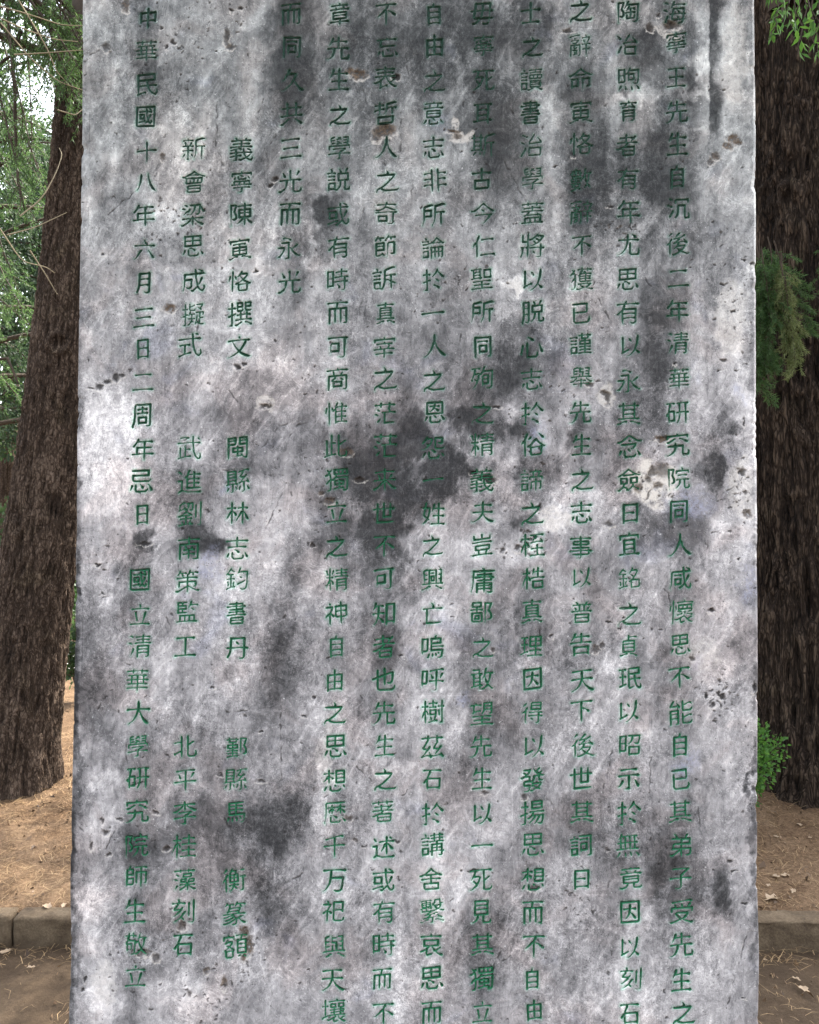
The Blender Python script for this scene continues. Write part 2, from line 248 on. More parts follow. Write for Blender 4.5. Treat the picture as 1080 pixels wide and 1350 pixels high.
# ------------------------------------------------------------------ brush-written characters
# centre lines of the strokes of every character on the stone, as x, y pairs on an 89 unit em, in code point order
STROKES = [
 [[8,45,81,45]],
 [[9,75,80,75],[33,75,32,55,28,32,18,16,10,9,6,9],[32,51,72,51,70,25,67,13,60,8,49,8,44,11]],
 [[10,14,79,14],[20,44,67,44],[15,73,74,73]],
 [[43,53,49,53,68,42],[9,75,80,75],[43,75,43,8]],
 [[10,75,79,75],[43,57,39,56,28,45,14,34],[51,53,54,53,60,50,78,36],[50,75,49,69,44,61,44,8]],
 [[44,81,44,32,67,32,67,80],[21,79,21,13,78,13],[8,60,81,60]],
 [[44,81,44,8],[12,31,12,66,76,66,76,31],[12,36,76,36]],
 [[9,43,81,43],[11,11,18,24,21,37,21,77,68,77,68,12,64,8,53,7],[39,65,48,57]],
 [[49,43,51,41,59,28,71,15,79,9,85,10],[34,82,32,81,30,72,21,56,11,44,8,43],[26,65,28,67,54,67,55,66,55,61,48,42,46,41,40,32,22,15,11,9,7,9],[26,65,23,61,26,65]],
 [[25,20,27,16,33,13,43,10,79,10,84,14],[42,81,47,73,47,64],[13,64,69,64,69,62,64,53,44,34,31,24,22,19,18,19,11,13,10,6]],
 [[23,76,23,18,24,13,30,9,34,9,71,9,73,9,80,16,81,22],[47,81,47,27],[7,46,67,66,74,66,74,48,72,37,66,31,60,31,57,33]],
 [[7,32,82,32],[9,75,80,75],[44,82,44,10,42,7,32,7],[16,43,71,43,72,42,72,23,69,20,15,20],[44,65,70,65,71,57,67,54,19,55,19,62,22,65,44,65]],
 [[17,69,72,69],[9,16,80,16]],
 [[9,63,80,63],[39,83,43,81,45,77,47,71,46,63],[22,63,22,13,75,13]],
 [[43,57,48,55,52,40,62,25,74,13,79,10,82,10],[44,81,44,61,32,31,21,17,11,9,5,9]],
 [[22,68,22,67,22,68],[19,57,14,55,8,48,8,44],[29,81,20,61,20,8],[38,67,77,67],[34,14,81,14]],
 [[68,38,67,33,47,8,43,7],[17,56,26,62,43,78,47,77],[4,53,10,52,17,56],[18,38,69,38,75,39],[47,77,46,78,58,67,71,57,79,52,84,53],[39,58,48,52],[17,56,14,54,17,56]],
 [[40,70,47,60],[18,74,18,22],[18,22,24,23,40,31],[61,29,65,27,76,16],[71,78,68,51,60,28,46,13,37,8,34,9],[18,22,15,18]],
 [[64,80,79,65],[16,57,13,56,7,49,7,45],[71,44,70,45,71,44],[27,38,32,39,38,44,51,59,58,57],[58,57,55,61,64,50,74,41,81,37,84,38],[37,34,37,14,40,10,68,10,72,14,72,30,75,37],[25,80,17,61,18,7],[37,34,68,34,75,37],[29,63,32,63,38,70],[32,39,37,34],[38,70,35,66,38,70]],
 [[24,63,27,59,57,59,61,62],[60,31,57,20],[28,31,26,24,19,15],[28,31,37,32,37,48,17,49,17,32,28,31],[61,62,60,60,61,62],[19,15,26,20,27,20,37,14,38,9,42,8,57,20],[7,9,12,9,24,20,19,15],[9,57,23,63,42,78,45,77,64,62,79,57,85,58],[57,20,76,9],[60,31,51,32,51,48,72,49,72,32,60,31]],
 [[26,80,21,68,14,55],[9,44,80,44],[32,44,30,30,25,19,21,14,12,8,6,9],[56,44,56,14,58,9,78,9,81,16,81,20,79,24],[22,68,74,68],[45,82,45,44]],
 [[8,48,81,48],[18,76,25,62,25,60],[55,48,55,13,57,9,61,7,75,7,81,12,82,20],[75,78,73,77,66,63],[5,9,10,8,12,9,22,17],[32,48,30,29,26,21,22,16,22,17],[44,82,44,49]],
 [[56,75,58,58,64,34,71,21,81,9],[31,73,28,51,24,35,20,25,13,15]],
 [[9,58,80,58],[45,73,47,68,51,66],[42,80,45,73],[34,42,30,40,14,15,10,10,6,9],[59,40,78,12]],
 [[12,63,78,63],[60,80,60,36],[7,8,12,8,31,24,36,25],[29,81,29,36],[54,24,58,24,77,8,81,8],[8,36,81,36]],
 [[11,72,79,72],[9,26,81,26],[64,81,64,26],[25,42,64,42],[25,81,25,26],[6,9,11,8,32,17,37,17],[25,57,64,57],[52,17,57,17,77,8,83,9]],
 [[62,71,64,70,79,50],[21,39,21,36,9,13],[52,81,36,57,35,52],[14,23,13,20,14,23],[8,78,11,76,20,66],[31,50,34,51,75,54],[73,11,40,11,36,14,36,33,39,36,73,36,73,11]],
 [[34,50,33,45,22,35,12,28,9,29],[39,23,45,17],[26,71,25,65,16,55,15,51,18,50,36,50,43,58],[8,71,50,71],[51,42,48,41,36,24,15,10],[25,83,28,82,31,71],[79,81,79,11,77,8,71,7,67,7,62,10],[63,72,63,29]],
 [[43,43,44,44,43,43],[6,39,9,38,17,42,20,39,40,39,43,43],[39,78,38,67,34,59],[10,58,16,59,26,63],[28,81,24,82,14,77,10,74,10,58,8,54],[23,71,29,60,34,59],[30,38,30,11],[32,54,34,49,50,40],[34,59,32,54],[12,29,49,29],[32,54,30,51,18,42],[34,79,52,79,51,59,48,56,44,56,42,58],[9,9,52,12],[62,72,62,30],[46,22,44,21,42,11],[17,21,19,16,22,14],[78,80,78,12,76,8,67,7]],
 [[54,51,60,52,74,61],[32,80,32,8],[54,80,54,15,59,9,76,9,82,15,83,25,81,28],[8,18,8,20,25,27,32,28],[9,59,32,59]],
 [[45,81,45,8],[9,49,81,49]],
 [[14,71,41,74,68,80,75,78],[8,47,81,47],[45,74,44,8]],
 [[44,38,44,9],[56,49,52,38],[9,73,80,73],[25,24,64,24],[45,81,44,58],[14,8,14,58,75,58,75,9,71,7,62,7,59,9],[31,51,35,47,35,44],[27,38,63,38]],
 [[65,58,62,55,65,58],[35,69,35,39],[53,61,80,61],[65,58,80,43,82,43],[23,61,45,61],[71,24,81,13,80,11],[80,78,17,78,14,75,14,42,12,22,8,9,9,5],[33,54,29,52,23,42],[65,69,65,39],[30,27,30,12,34,9,60,9,63,11,65,16],[39,32,43,31,53,23],[65,58,60,54,51,43],[33,54,39,53,42,50]],
 [[10,45,10,57,79,57,79,45],[43,71,45,63],[12,76,44,78,69,82,77,80],[41,18,40,22,26,35,25,37,28,41,64,41,64,36,59,29],[20,69,23,64,22,57],[8,9,12,8,22,10,36,15,43,19,47,19,54,14,72,9,77,8,82,10],[59,29,48,19],[72,72,71,71,65,62,64,57]],
 [[9,66,81,66],[18,12,67,12,71,15,71,40,18,40,18,8],[44,81,44,41]],
 [[70,75,69,13,64,8,61,8,53,8,49,10],[18,30,47,30,47,56,21,56,17,52,17,22],[9,75,80,75]],
 [[30,25,59,25,59,47,30,47,30,19],[12,7,12,77,77,77,77,11,75,8,66,7],[25,62,64,62]],
 [[27,81,24,80,22,73,14,61,10,58],[20,7,20,34,69,34,70,7],[20,69,74,69],[46,81,46,50],[9,49,80,49],[20,12,70,12]],
 [[9,5,8,9,13,20,16,38,17,74,20,78,75,77,74,10,73,8,70,7,62,7,60,8],[29,62,62,62],[31,18,59,18,59,35,31,36,31,14],[27,49,64,49],[45,69,45,49]],
 [[10,31,22,31,25,35,25,73,10,73,10,23],[79,66,76,62,71,49],[58,76,58,10,55,8,46,8],[37,74,62,77,75,80,81,78],[36,39,82,39],[40,62,45,50,44,48]],
 [[7,58,10,57,24,64,45,79,58,68,72,60,79,57,85,59],[15,21,35,22,35,45,15,45,15,14],[65,19,72,20,74,21,74,45,51,45,51,7],[27,65,28,61,30,59,56,59,62,62]],
 [[56,81,58,48,62,29,62,23,67,13,74,7,79,8,81,13,82,21,80,24],[27,22,46,22,46,40,27,40,27,17],[81,67,18,67,15,64,14,32,12,18,8,10,9,6],[66,81,77,74,77,68],[42,9,46,10,59,21,62,21],[75,52,66,31,62,30],[26,54,47,54]],
 [[8,22,26,29,36,37,37,41],[10,73,79,73],[60,24,77,35],[47,41,49,36,54,27,57,24,60,24],[29,31,28,13,31,10,46,14,48,16],[60,24,60,21,69,14,79,10,84,11],[44,82,45,73],[37,41,20,42,20,60,68,60,68,42,37,41]],
 [[9,73,37,73],[80,80,73,81,49,76,48,56,46,50,40,42,36,42],[8,55,39,60],[24,82,24,45,20,41,15,41],[48,62,81,62],[68,62,68,41],[20,10,66,10,70,14,70,32,20,32,20,10]],
 [[30,72,30,67,32,61,31,59],[61,66,57,60,56,55],[9,73,80,73],[44,81,46,73],[14,7,15,54,75,54,75,12,72,7,63,7],[31,18,58,18,58,33,31,33,31,14],[25,38,36,47,39,47],[54,46,64,39]],
 [[41,45,82,45],[46,22,46,12],[41,57,73,57,73,73,41,73,41,33,80,33,78,12,72,7,66,7,64,8],[10,31,24,31,28,35,28,73,10,73,10,23],[56,23,59,17,58,13],[65,25,68,21],[35,22,31,12],[59,83,56,82,54,74],[31,12,30,10,31,12]],
 [[43,44,46,43,51,39,66,22],[45,68,43,47,40,37,37,31,29,23,25,21,21,22],[22,54,67,54],[11,11,74,11,78,15,78,78,11,78,11,11]],
 [[54,29,62,21,64,21,68,26,67,31],[22,61,68,61],[64,51,57,37,54,35],[58,71,60,71,65,67],[48,70,50,47,54,34,54,29],[21,25,42,29],[54,29,45,22],[35,51,24,51,24,38,39,38,39,50,35,51],[78,11,15,11,11,14,11,77,78,78,78,11]],
 [[68,55,67,30],[25,16,28,15,41,20,50,24,52,29],[31,75,82,75],[68,55,78,56,77,67,62,67,62,57,68,55],[7,21,8,23,25,30],[59,29,61,22,69,14,79,8,84,9],[69,17,76,23,80,23],[47,56,36,57,36,67,51,66,51,57,46,54,46,30],[8,61,25,61],[32,30,82,30],[36,39,78,39],[45,21,44,12,47,9,59,12],[17,81,17,27],[34,47,80,47],[55,82,57,76]],
 [[14,12,76,12],[9,54,81,54],[44,81,44,13]],
 [[44,54,48,50,51,42,60,26,71,14,76,11],[9,56,80,56],[44,81,44,59,38,38,31,26,26,20,14,11]],
 [[44,45,47,41,55,27,68,15,79,9,85,10],[44,75,44,51,38,33,32,24,25,17,10,9,7,9],[10,48,79,48],[13,75,76,75]],
 [[43,40,54,24,63,16,76,9,80,9,84,10],[10,43,79,43],[44,81,44,40,38,30,32,22,21,14,11,9,5,10],[16,68,74,68]],
 [[18,17,46,17,46,34,17,34,17,12],[46,82,42,72,42,68,38,64],[8,47,81,47],[69,47,68,9,65,7,54,7,50,9],[13,74,77,74],[9,56,15,54,25,57,35,61,41,67,53,63,73,55,76,55],[59,61,57,61,59,61],[59,61,61,60,59,61]],
 [[44,62,80,62],[19,82,11,40,13,36,29,23],[47,77,39,52],[39,9,82,9],[8,64,31,64,30,49,26,34,21,22,10,10],[44,37,79,37],[62,81,62,10]],
 [[8,43,81,43],[17,76,74,75],[67,75,66,71,55,62,56,63],[56,63,45,53,45,13,40,8,30,7,24,10]],
 [[49,81,45,77],[28,81,20,79,16,76,17,51],[45,63,43,63,51,58],[34,57,37,57,45,63],[24,40,65,39],[10,40,10,50,11,51,78,51,79,50,79,41],[40,80,51,73],[17,60,30,61],[8,24,81,24],[58,37,57,35,48,31,45,28,44,8,34,7],[35,72,37,72,45,77],[59,61,73,61],[58,37,59,38,58,37],[60,70,73,70],[59,79,74,79,72,51],[36,66,45,63],[17,70,29,70]],
 [[26,41,63,41],[26,26,63,26],[8,9,80,9],[44,81,45,77,45,72],[11,60,11,72,77,72,78,60],[25,10,25,57,63,57,63,10]],
 [[29,51,31,45,31,39],[44,38,44,8],[17,58,72,58],[43,82,44,74],[60,58,61,50,58,44,57,39],[9,39,80,39],[15,23,74,23],[44,65,46,58],[10,65,10,74,79,74,79,65]],
 [[22,61,66,61],[53,15,58,16,78,8,84,8],[19,36,70,36],[7,8,10,7,31,16,35,15],[44,82,45,75],[11,65,11,74,78,74,78,65],[44,61,44,23],[70,36,69,49,20,49,19,23,69,22,70,23,70,36]],
 [[66,63,72,55],[10,65,11,74,78,74,78,65],[16,23,74,23],[17,34,17,43,20,46,71,46,72,34],[43,82,44,75],[53,46,53,33],[36,46,36,33],[9,33,80,33],[32,63,32,57,35,54,57,54,59,58],[22,61,17,54],[45,23,44,10,40,7,32,7],[37,67,41,68,49,64]],
 [[12,38,11,21,7,8,8,5],[11,78,11,57,27,57],[46,26,51,20],[7,38,27,38],[70,49,70,10,67,8,59,8],[55,67,59,65,65,60,62,63],[28,82,28,7],[32,64,37,64,40,65,49,71,60,82],[56,76,76,75,76,73,68,61,66,60,59,53,39,44,35,46],[45,60,47,59,54,52],[36,37,81,37]],
 [[49,50,49,14,54,9,70,9,78,10,81,20,81,23,79,28],[56,80,59,80,69,73],[9,61,81,61],[41,81,40,54,35,34,28,23,20,15,10,9,6,9]],
 [[8,14,81,14],[13,72,76,72],[44,71,44,14]],
 [[17,61,17,18,17,16,23,10,68,10,74,11,80,22,78,29],[12,76,70,76,70,50,66,46,17,46]],
 [[44,21,44,60,79,60,79,24,77,21,73,20],[22,82,18,69],[11,36,32,36,32,19,29,15,11,15],[61,77,61,7],[41,77,81,77],[11,50,31,50,31,69,10,68,10,10]],
 [[73,66,69,64,63,51],[8,38,80,38],[13,76,75,76],[20,65,26,50],[44,76,44,8]],
 [[27,81,25,75,19,66,11,56,13,58],[23,28,23,51,75,51],[49,71,49,8],[8,28,81,28],[23,71,77,71]],
 [[27,17,74,17],[81,75,15,75,14,37,12,21,8,9,9,6],[27,27,74,27],[27,7,27,35,30,36,73,36,74,35,74,8,73,7,68,6,64,6,61,8],[21,54,81,54],[44,84,49,81,50,75],[50,68,50,7],[28,64,72,64,72,46,69,45,27,45]],
 [[9,65,80,65],[64,81,68,81,72,78],[12,46,44,46],[54,81,55,50,59,32,65,15,73,8,75,8,81,14,82,21,80,27],[28,46,28,15],[10,10,48,20]],
 [[21,83,25,82,27,79,29,74,29,69],[16,34,77,34,77,24,76,17,69,12,61,13],[8,12,13,10,20,14,39,28,38,27],[66,82,64,81,62,77,59,69],[14,68,74,68,74,51,22,51,18,47,16,34],[12,31,16,34],[45,68,45,8]],
 [[51,48,46,37,32,27,29,27],[55,82,52,81,40,68,39,65],[47,38,50,37,71,37,70,31,59,19],[68,60,71,58,74,52,77,50,80,45],[53,63,51,59,42,54,40,50],[28,9,31,7,37,9,46,12,56,18,80,8,86,9],[42,33,53,21,54,19,52,16],[27,82,24,82,16,73],[9,43,13,47,18,49],[35,63,58,64,71,73,73,73],[34,48,74,51],[26,63,19,52,19,7],[52,16,51,15,53,17,52,16]],
 [[9,43,14,46,18,48],[22,78,12,69],[68,44,67,9,64,7,57,7,53,9],[34,44,80,44],[32,31,81,31],[40,68,75,68],[39,24,46,18],[25,61,20,52,20,8],[40,68,40,55,74,55,75,57,75,79,74,80,43,80,40,76,40,68]],
 [[15,50,9,22,11,18],[30,57,30,15,32,10,37,9,61,9,65,14,66,24],[32,77,36,78,51,66],[72,52,79,33,81,26,81,23]],
 [[68,32,71,31,73,27,79,15,78,11],[27,29,27,14,28,11,30,9,59,9,65,14,66,17],[42,33,50,23,50,20],[16,78,70,78,69,62,18,62,18,49,19,46,21,44,35,43,70,43,76,47,77,50],[16,29,10,13]],
 [[9,69,81,69],[71,30,79,13],[14,48,75,48],[28,30,28,14,34,8,61,9,65,14,65,18,63,21],[44,81,44,48],[16,29,11,16],[36,39,40,39,51,30]],
 [[9,72,79,72],[44,80,46,72],[21,72,21,48,75,48],[74,29,80,16,79,13],[17,29,9,14],[44,36,50,29],[28,30,28,13,32,10,62,10,65,12,66,17]],
 [[17,30,15,28,9,14],[42,65,48,61],[39,36,46,28],[28,30,28,15,32,9,60,9,65,14,65,17],[71,30,80,13],[5,60,9,59,21,64,32,72,41,80,45,80,58,71,72,62,79,60,85,61],[19,51,64,51,64,46,54,36,51,36]],
 [[72,28,80,14],[17,29,10,13],[29,29,29,14,35,9,59,9,62,12,64,18],[17,61,72,61],[35,36,40,36,51,28],[44,78,44,45],[17,61,17,44,72,45,72,78,17,78,17,61]],
 [[30,28,30,14,34,8,60,9,62,11,64,17],[22,56,28,51],[24,81,23,74],[8,59,21,74,37,74,40,71,36,59,27,48,12,37,6,38],[36,36,39,36,52,27],[73,25,79,15],[17,26,9,12,10,8],[62,59,65,58,74,59,75,76,51,76,51,44,54,40,75,40,80,43,81,47]],
 [[42,59,45,59,58,49],[45,72,42,61,39,56,30,48,25,49],[28,65,60,65],[66,31,70,30,78,17],[41,33,43,32,50,25],[29,29,29,14,34,9,60,9,63,12,64,18],[72,40,71,79,17,79,18,40,72,40],[19,29,17,28,10,13]],
 [[38,38,41,34,42,15,45,11,69,11,73,15,73,29,75,35],[10,65,7,49,5,46],[42,33,70,33,85,38],[49,73,70,73,72,70,71,66,61,54,45,42,32,36,31,37],[27,66,31,57,31,54],[53,82,49,74,46,72,44,67,37,62,30,61],[45,67,53,56,62,47,77,39,75,35],[19,82,19,7]],
 [[27,67,29,61,28,58],[41,31,77,31],[62,79,65,74,62,62,62,13],[40,59,35,57,31,51],[41,49,77,49],[9,65,6,47,8,44],[47,81,43,72,40,61,41,56,41,7],[42,66,80,66],[41,13,81,13],[18,82,18,7]],
 [[22,59,19,58,15,51,7,43,4,43],[22,59,24,59,22,59],[8,69,39,69],[73,28,78,19],[24,81,24,37],[49,64,77,64],[22,59,30,57,37,51],[15,25,9,13],[29,25,29,13,35,9,58,9,63,13,64,17],[44,29,48,24],[49,51,77,51],[77,51,76,77,49,77,49,37,76,37,77,51]],
 [[30,76,31,62],[60,76,60,69,58,62],[20,42,69,42],[41,31,41,28,50,20],[10,61,80,61],[71,22,78,12],[14,76,75,76],[18,21,12,12,8,10],[45,82,46,77],[30,21,30,10,33,8,58,8,60,10,61,15],[69,42,69,35,66,31,21,31,20,32,20,49,24,52,68,52,69,51,69,42]],
 [[66,44,78,47],[23,20,29,19,39,22,53,30,57,28,70,14,79,10,83,11],[56,46,56,38],[66,20,77,27,81,27],[49,66,49,54],[30,75,81,75],[25,67,27,54],[32,47,45,44],[17,82,17,7],[32,34,46,38],[42,24,42,12,45,9,56,13],[9,65,6,47],[63,66,63,54],[54,82,55,76],[65,38,80,34],[77,54,35,53,35,66,77,67,77,54]],
 [[62,81,65,81,75,74,75,67],[81,67,15,67,14,28,9,10],[60,22,67,12,72,9,75,8,81,14,82,22,80,26],[52,81,54,52,60,22],[74,52,65,32,60,29],[15,49,38,49,37,24,32,20,25,20,21,23],[38,10,42,9,56,21,60,22]],
 [[37,9,41,8,56,21,60,23],[53,81,54,54,58,34,60,29,60,23],[10,68,80,68],[60,23,66,13,72,8,75,8,81,14,81,22,80,26],[64,81,66,81,76,75],[10,14,40,20,43,22],[75,54,65,33,60,30],[16,54,15,54,15,33,39,33,39,54,16,54]],
 [[83,78,77,80,51,74,50,33,47,20,41,9,41,4],[51,52,82,52],[42,78,37,79,16,74,13,70,12,28,7,9,8,7],[71,52,71,8],[13,60,36,60,36,40,13,40]],
 [[8,64,31,64],[50,24,65,13],[53,47,63,39],[59,82,58,77,52,68,39,54],[57,76,61,74,75,58,80,54,83,55],[20,82,20,11,19,8,12,8],[44,24,50,24],[8,36,32,43]],
 [[53,34,52,28,35,10,32,10],[8,64,28,64],[67,34,66,29,61,19,55,10,52,8,50,7],[20,81,20,12,18,8,11,7],[30,26,33,26,43,34,79,34,78,18,75,9,73,7,66,7,62,9],[6,34,7,36,29,43],[47,45,44,35],[36,46,82,46],[42,68,75,68],[75,57,75,80,42,80,43,57,75,57]],
 [[7,37,28,44,30,47],[36,40,79,40],[67,47,67,24],[8,64,28,64],[64,16,68,16,80,8,82,8],[62,68,79,68,79,80,62,80,62,60,66,54,78,54,81,56],[36,68,52,68,52,80,36,80,36,57,38,54,51,54,54,58,53,62],[32,24,82,24],[18,81,18,11,17,8,10,7],[47,47,47,24],[30,8,34,7,50,17]],
 [[57,79,77,79,77,75,69,65],[55,51,81,51,79,41],[58,38,57,23,52,9],[32,82,32,63,34,60,49,59,51,61,52,64],[40,46,40,34,39,21],[8,64,24,64],[24,8,27,8,32,12],[35,54,34,53,29,38],[39,21,29,9,32,12],[17,82,17,12,16,8,10,7],[18,43,24,45,29,42],[28,30,50,30],[61,16,60,17,61,16],[56,19,59,18,64,12,67,12,70,9,82,9],[69,31,80,31],[7,38,17,40],[32,72,37,72,49,77],[68,51,68,11],[33,46,49,46],[60,68,69,64,73,60],[39,21,42,21,45,18]],
 [[8,62,45,62],[7,16,9,17,45,22],[52,53,56,51,60,35,62,30,65,28],[37,62,37,7],[56,64,82,64],[75,64,73,49,69,35,65,27,65,23,58,15],[13,77,34,77,36,73,34,63],[15,62,15,18],[44,8,50,9,64,22,58,15],[15,48,37,48],[58,15,66,22,80,9,84,9],[15,34,37,34],[61,82,59,80,54,57,47,46,47,41]],
 [[15,57,42,56,40,28,38,11,33,8,27,7],[8,73,45,73],[38,12,46,9,64,23],[42,49,46,49,52,54],[19,82,19,68,16,64,16,58,10,49,10,45,16,44,28,44,28,28,25,24,13,24],[56,66,81,65],[59,81,53,58,57,42,61,32,64,29,65,23,78,10,80,9,83,9],[75,65,72,42,67,31,64,30],[35,82,35,66],[13,44,13,20]],
 [[9,6,22,11,27,15],[7,67,49,67],[10,30,40,30,40,24,32,15],[60,65,81,65],[75,65,72,42,70,35,67,32,67,28,77,13],[62,81,59,59,53,47,53,44],[20,29,17,21],[28,82,28,39],[67,25,59,15],[12,20,17,20,41,10],[25,39,24,30],[57,54,60,53,65,34,68,33],[43,67,42,76,17,76,14,73,14,58,42,57,43,58,43,67],[25,39,44,39,45,40,45,49,14,49,11,46,12,39,25,39]],
 [[22,66,23,60,32,44,47,26,55,20,68,13,79,9,84,10],[44,80,46,74],[8,66,81,66],[67,66,66,59,62,52,48,31,27,16,10,9,8,9]],
 [[73,52,73,7],[21,21,18,20,11,10],[16,57,38,57],[7,28,44,28],[8,70,44,70],[15,81,15,29],[54,52,82,52],[16,43,38,43],[38,81,38,28],[83,80,78,81,58,75,53,70,52,28,49,17,45,9],[34,19,37,14]],
 [[9,73,42,73],[53,52,82,52],[8,38,42,38],[37,67,33,59,32,53],[24,81,26,73],[81,79,75,80,56,75,52,71,52,35,50,20,45,10,46,7],[25,53,25,12,25,9,20,9],[37,26,40,20],[14,27,8,17],[72,52,72,8],[15,67,17,62,16,53],[8,53,43,53]],
 [[20,9,20,76,70,76,70,9],[20,14,70,14],[20,45,70,45]],
 [[43,12,74,12,77,15,77,37,43,37,43,7],[10,24,27,24,30,27,30,75,10,75,10,17],[40,77,79,77,77,60,75,51,72,49,65,49,61,52],[10,50,30,50],[54,77,53,67,50,58,44,51,39,48,36,49]],
 [[10,24,29,25,29,76,10,76,10,17],[40,72,79,72],[37,54,82,54],[71,54,71,11,69,8,59,7],[10,51,29,51],[59,82,59,55],[45,29,52,19,51,15],[37,38,81,38]],
 [[53,71,53,49],[66,82,63,81,59,72],[13,72,77,72],[18,64,23,57,22,55],[72,65,65,55],[23,83,25,82,29,78,28,72],[20,24,69,24],[8,49,81,49],[36,71,36,49],[20,10,66,10,69,13,69,37,21,38,20,10]],
 [[15,44,59,44],[15,10,15,73,74,73,74,10],[15,16,74,16]],
 [[14,48,76,48],[20,19,70,19],[8,38,81,38],[8,67,81,67],[44,82,44,39],[17,77,68,77,69,76,69,60,67,57,16,57],[70,19,70,28,69,29,23,29,20,26,20,12,23,9,67,9,70,12,70,19]],
 [[44,57,44,40],[59,51,56,45],[31,69,35,73,45,80,59,70,69,66,79,62,84,63],[14,63,15,60,18,57],[18,57,18,40,68,40,71,43,71,57,18,57],[6,62,10,61,30,69,32,67,58,67,59,69],[30,51,32,45],[24,20,66,20],[24,20,23,28,27,31,66,31,67,30,67,12,64,9,27,9,23,12,24,20]],
 [[11,12,18,25,21,39,22,76,69,77,69,13,64,8,53,8,47,11],[22,56,69,56],[21,35,69,35]],
 [[9,71,80,71],[8,38,10,38,21,49,25,50],[31,70,31,65,25,52,26,8],[38,82,36,76,35,71],[27,55,69,54,69,12,65,8,63,7,57,7,53,10],[26,39,69,39],[26,24,69,24]],
 [[14,35,75,35],[17,73,17,50],[8,73,42,73],[45,45,48,49,51,55,52,79,77,80,77,47,74,44,68,44],[14,47,16,49,39,54],[18,22,71,22],[51,57,77,57],[45,35,44,9],[52,68,77,68],[24,81,26,73],[8,9,81,9]],
 [[57,40,46,35,44,32,43,9,32,7,27,10],[24,45,66,45],[8,28,81,28],[9,72,80,72],[6,51,10,50,24,57,36,67,37,72],[44,82,44,53],[57,40,59,43,57,40],[52,72,53,67,66,57,80,51,84,52]],
 [[38,36,48,40,69,19,80,12,83,13],[44,81,44,8],[13,71,77,71],[9,43,80,43],[5,13,9,13,19,18,38,36],[22,62,27,52,26,49],[68,60,62,50,59,49],[38,36,46,41,38,36]],
 [[63,82,63,8],[47,63,80,63],[9,63,37,63],[23,52,30,51,38,41,38,36],[62,51,64,52,68,50,81,24,81,20],[23,52,17,45,7,27,7,21],[62,51,57,47,52,37,42,22,42,18],[24,82,24,8]],
 [[33,11,82,11],[59,81,59,51],[40,70,77,70],[37,51,81,51],[18,51,21,53,25,51,30,43,30,40],[39,31,78,31],[9,65,31,65],[18,51,14,46,6,28,6,24],[59,41,59,11],[20,82,19,52,20,48,20,7]],
 [[40,32,77,32],[39,77,80,77],[55,77,55,73,45,58,44,53],[20,82,19,50,14,44,6,28,6,22],[59,44,59,10],[35,9,82,9],[18,48,20,46,20,8],[20,54,27,50,30,43,30,38],[8,65,31,65],[39,52,43,53,72,54,76,54,77,53],[71,64,77,53]],
 [[34,66,29,58,22,57,12,46],[50,31,52,27,64,17,78,10,82,11],[69,70,74,69,80,57,80,54],[9,32,36,32,46,31,54,32,80,32],[52,78,49,64,44,54,38,47,35,45,32,46],[14,82,23,78,24,75],[7,69,10,69,18,66],[44,39,44,8],[35,79,69,78,66,50,61,46,57,46,54,48],[5,11,9,9,24,17,33,24,38,31]],
 [[21,82,20,52,14,45,7,28,7,22],[38,47,82,47],[18,49,21,47,21,7],[44,68,77,68],[20,53,26,51,31,43,30,38],[45,79,44,72,40,59],[60,82,60,48],[8,65,30,65],[77,11,47,11,43,14,43,34,76,34,77,11]],
 [[16,46,13,42,7,24,7,21],[8,63,26,63],[31,9,59,14],[64,49,67,31],[34,60,55,60],[55,29,53,28,50,19,50,14,51,14],[16,46,21,48,23,47,27,39,27,35],[36,27,39,20,38,17],[32,73,58,73],[76,81,76,11,75,8,68,7],[18,82,17,48,18,44,18,7],[63,62,82,62],[45,82,45,61],[40,50,35,50,35,36,54,35,55,50,41,50]],
 [[15,64,15,11],[55,81,55,15,61,10,78,10,80,12,82,18,82,23,80,27],[31,82,31,14],[55,50,61,51,77,61,80,60],[8,9,45,17],[32,55,44,55]],
 [[9,9,50,17],[32,39,47,39],[8,60,81,60],[32,51,32,14],[16,77,43,77],[57,81,57,65,60,32,67,14,73,8,79,8,81,11,82,21,80,26],[72,77,78,71],[15,45,16,11]],
 [[20,40,30,31,26,34],[9,76,81,76],[55,76,56,12,60,10,75,10,81,15,82,21],[20,55,39,55,42,51,37,38,33,31,26,34],[55,43,60,44,74,54],[26,76,25,70,22,60,11,43],[26,34,31,29,30,25,16,13,10,10,7,10]],
 [[16,41,24,36,26,36],[52,83,50,81,47,72,41,62,42,64],[7,41,7,36],[18,78,16,63,7,41],[15,59,29,60,37,58,49,68,79,68,76,13,69,7,62,7,59,9],[45,39,63,39],[34,59,31,56,29,42,24,28,17,16,9,9],[8,78,34,78],[45,24,64,24,64,53,48,53,45,50,45,18],[34,59,33,58,34,59]],
 [[12,9,16,8,25,13,34,21,35,26],[8,52,81,52],[47,77,46,55,40,27],[79,27,20,27,16,30,23,77,72,77,69,33,68,19,65,11],[47,9,49,7,60,7,65,11]],
 [[14,58,70,58,70,77,14,77,14,14,12,9],[44,58,45,44,49,30,54,21,60,14,68,9,72,8,77,14,78,19,76,23],[12,9,39,16],[14,38,77,38]],
 [[9,47,27,47,29,42,23,29,12,16,16,20],[26,80,31,81,52,74],[46,48,51,45,63,27,78,15],[78,15,80,14,83,15],[76,55,57,40],[20,64,45,64,44,10,43,8,33,7],[6,15,10,15,16,20],[52,74,50,74,52,74]],
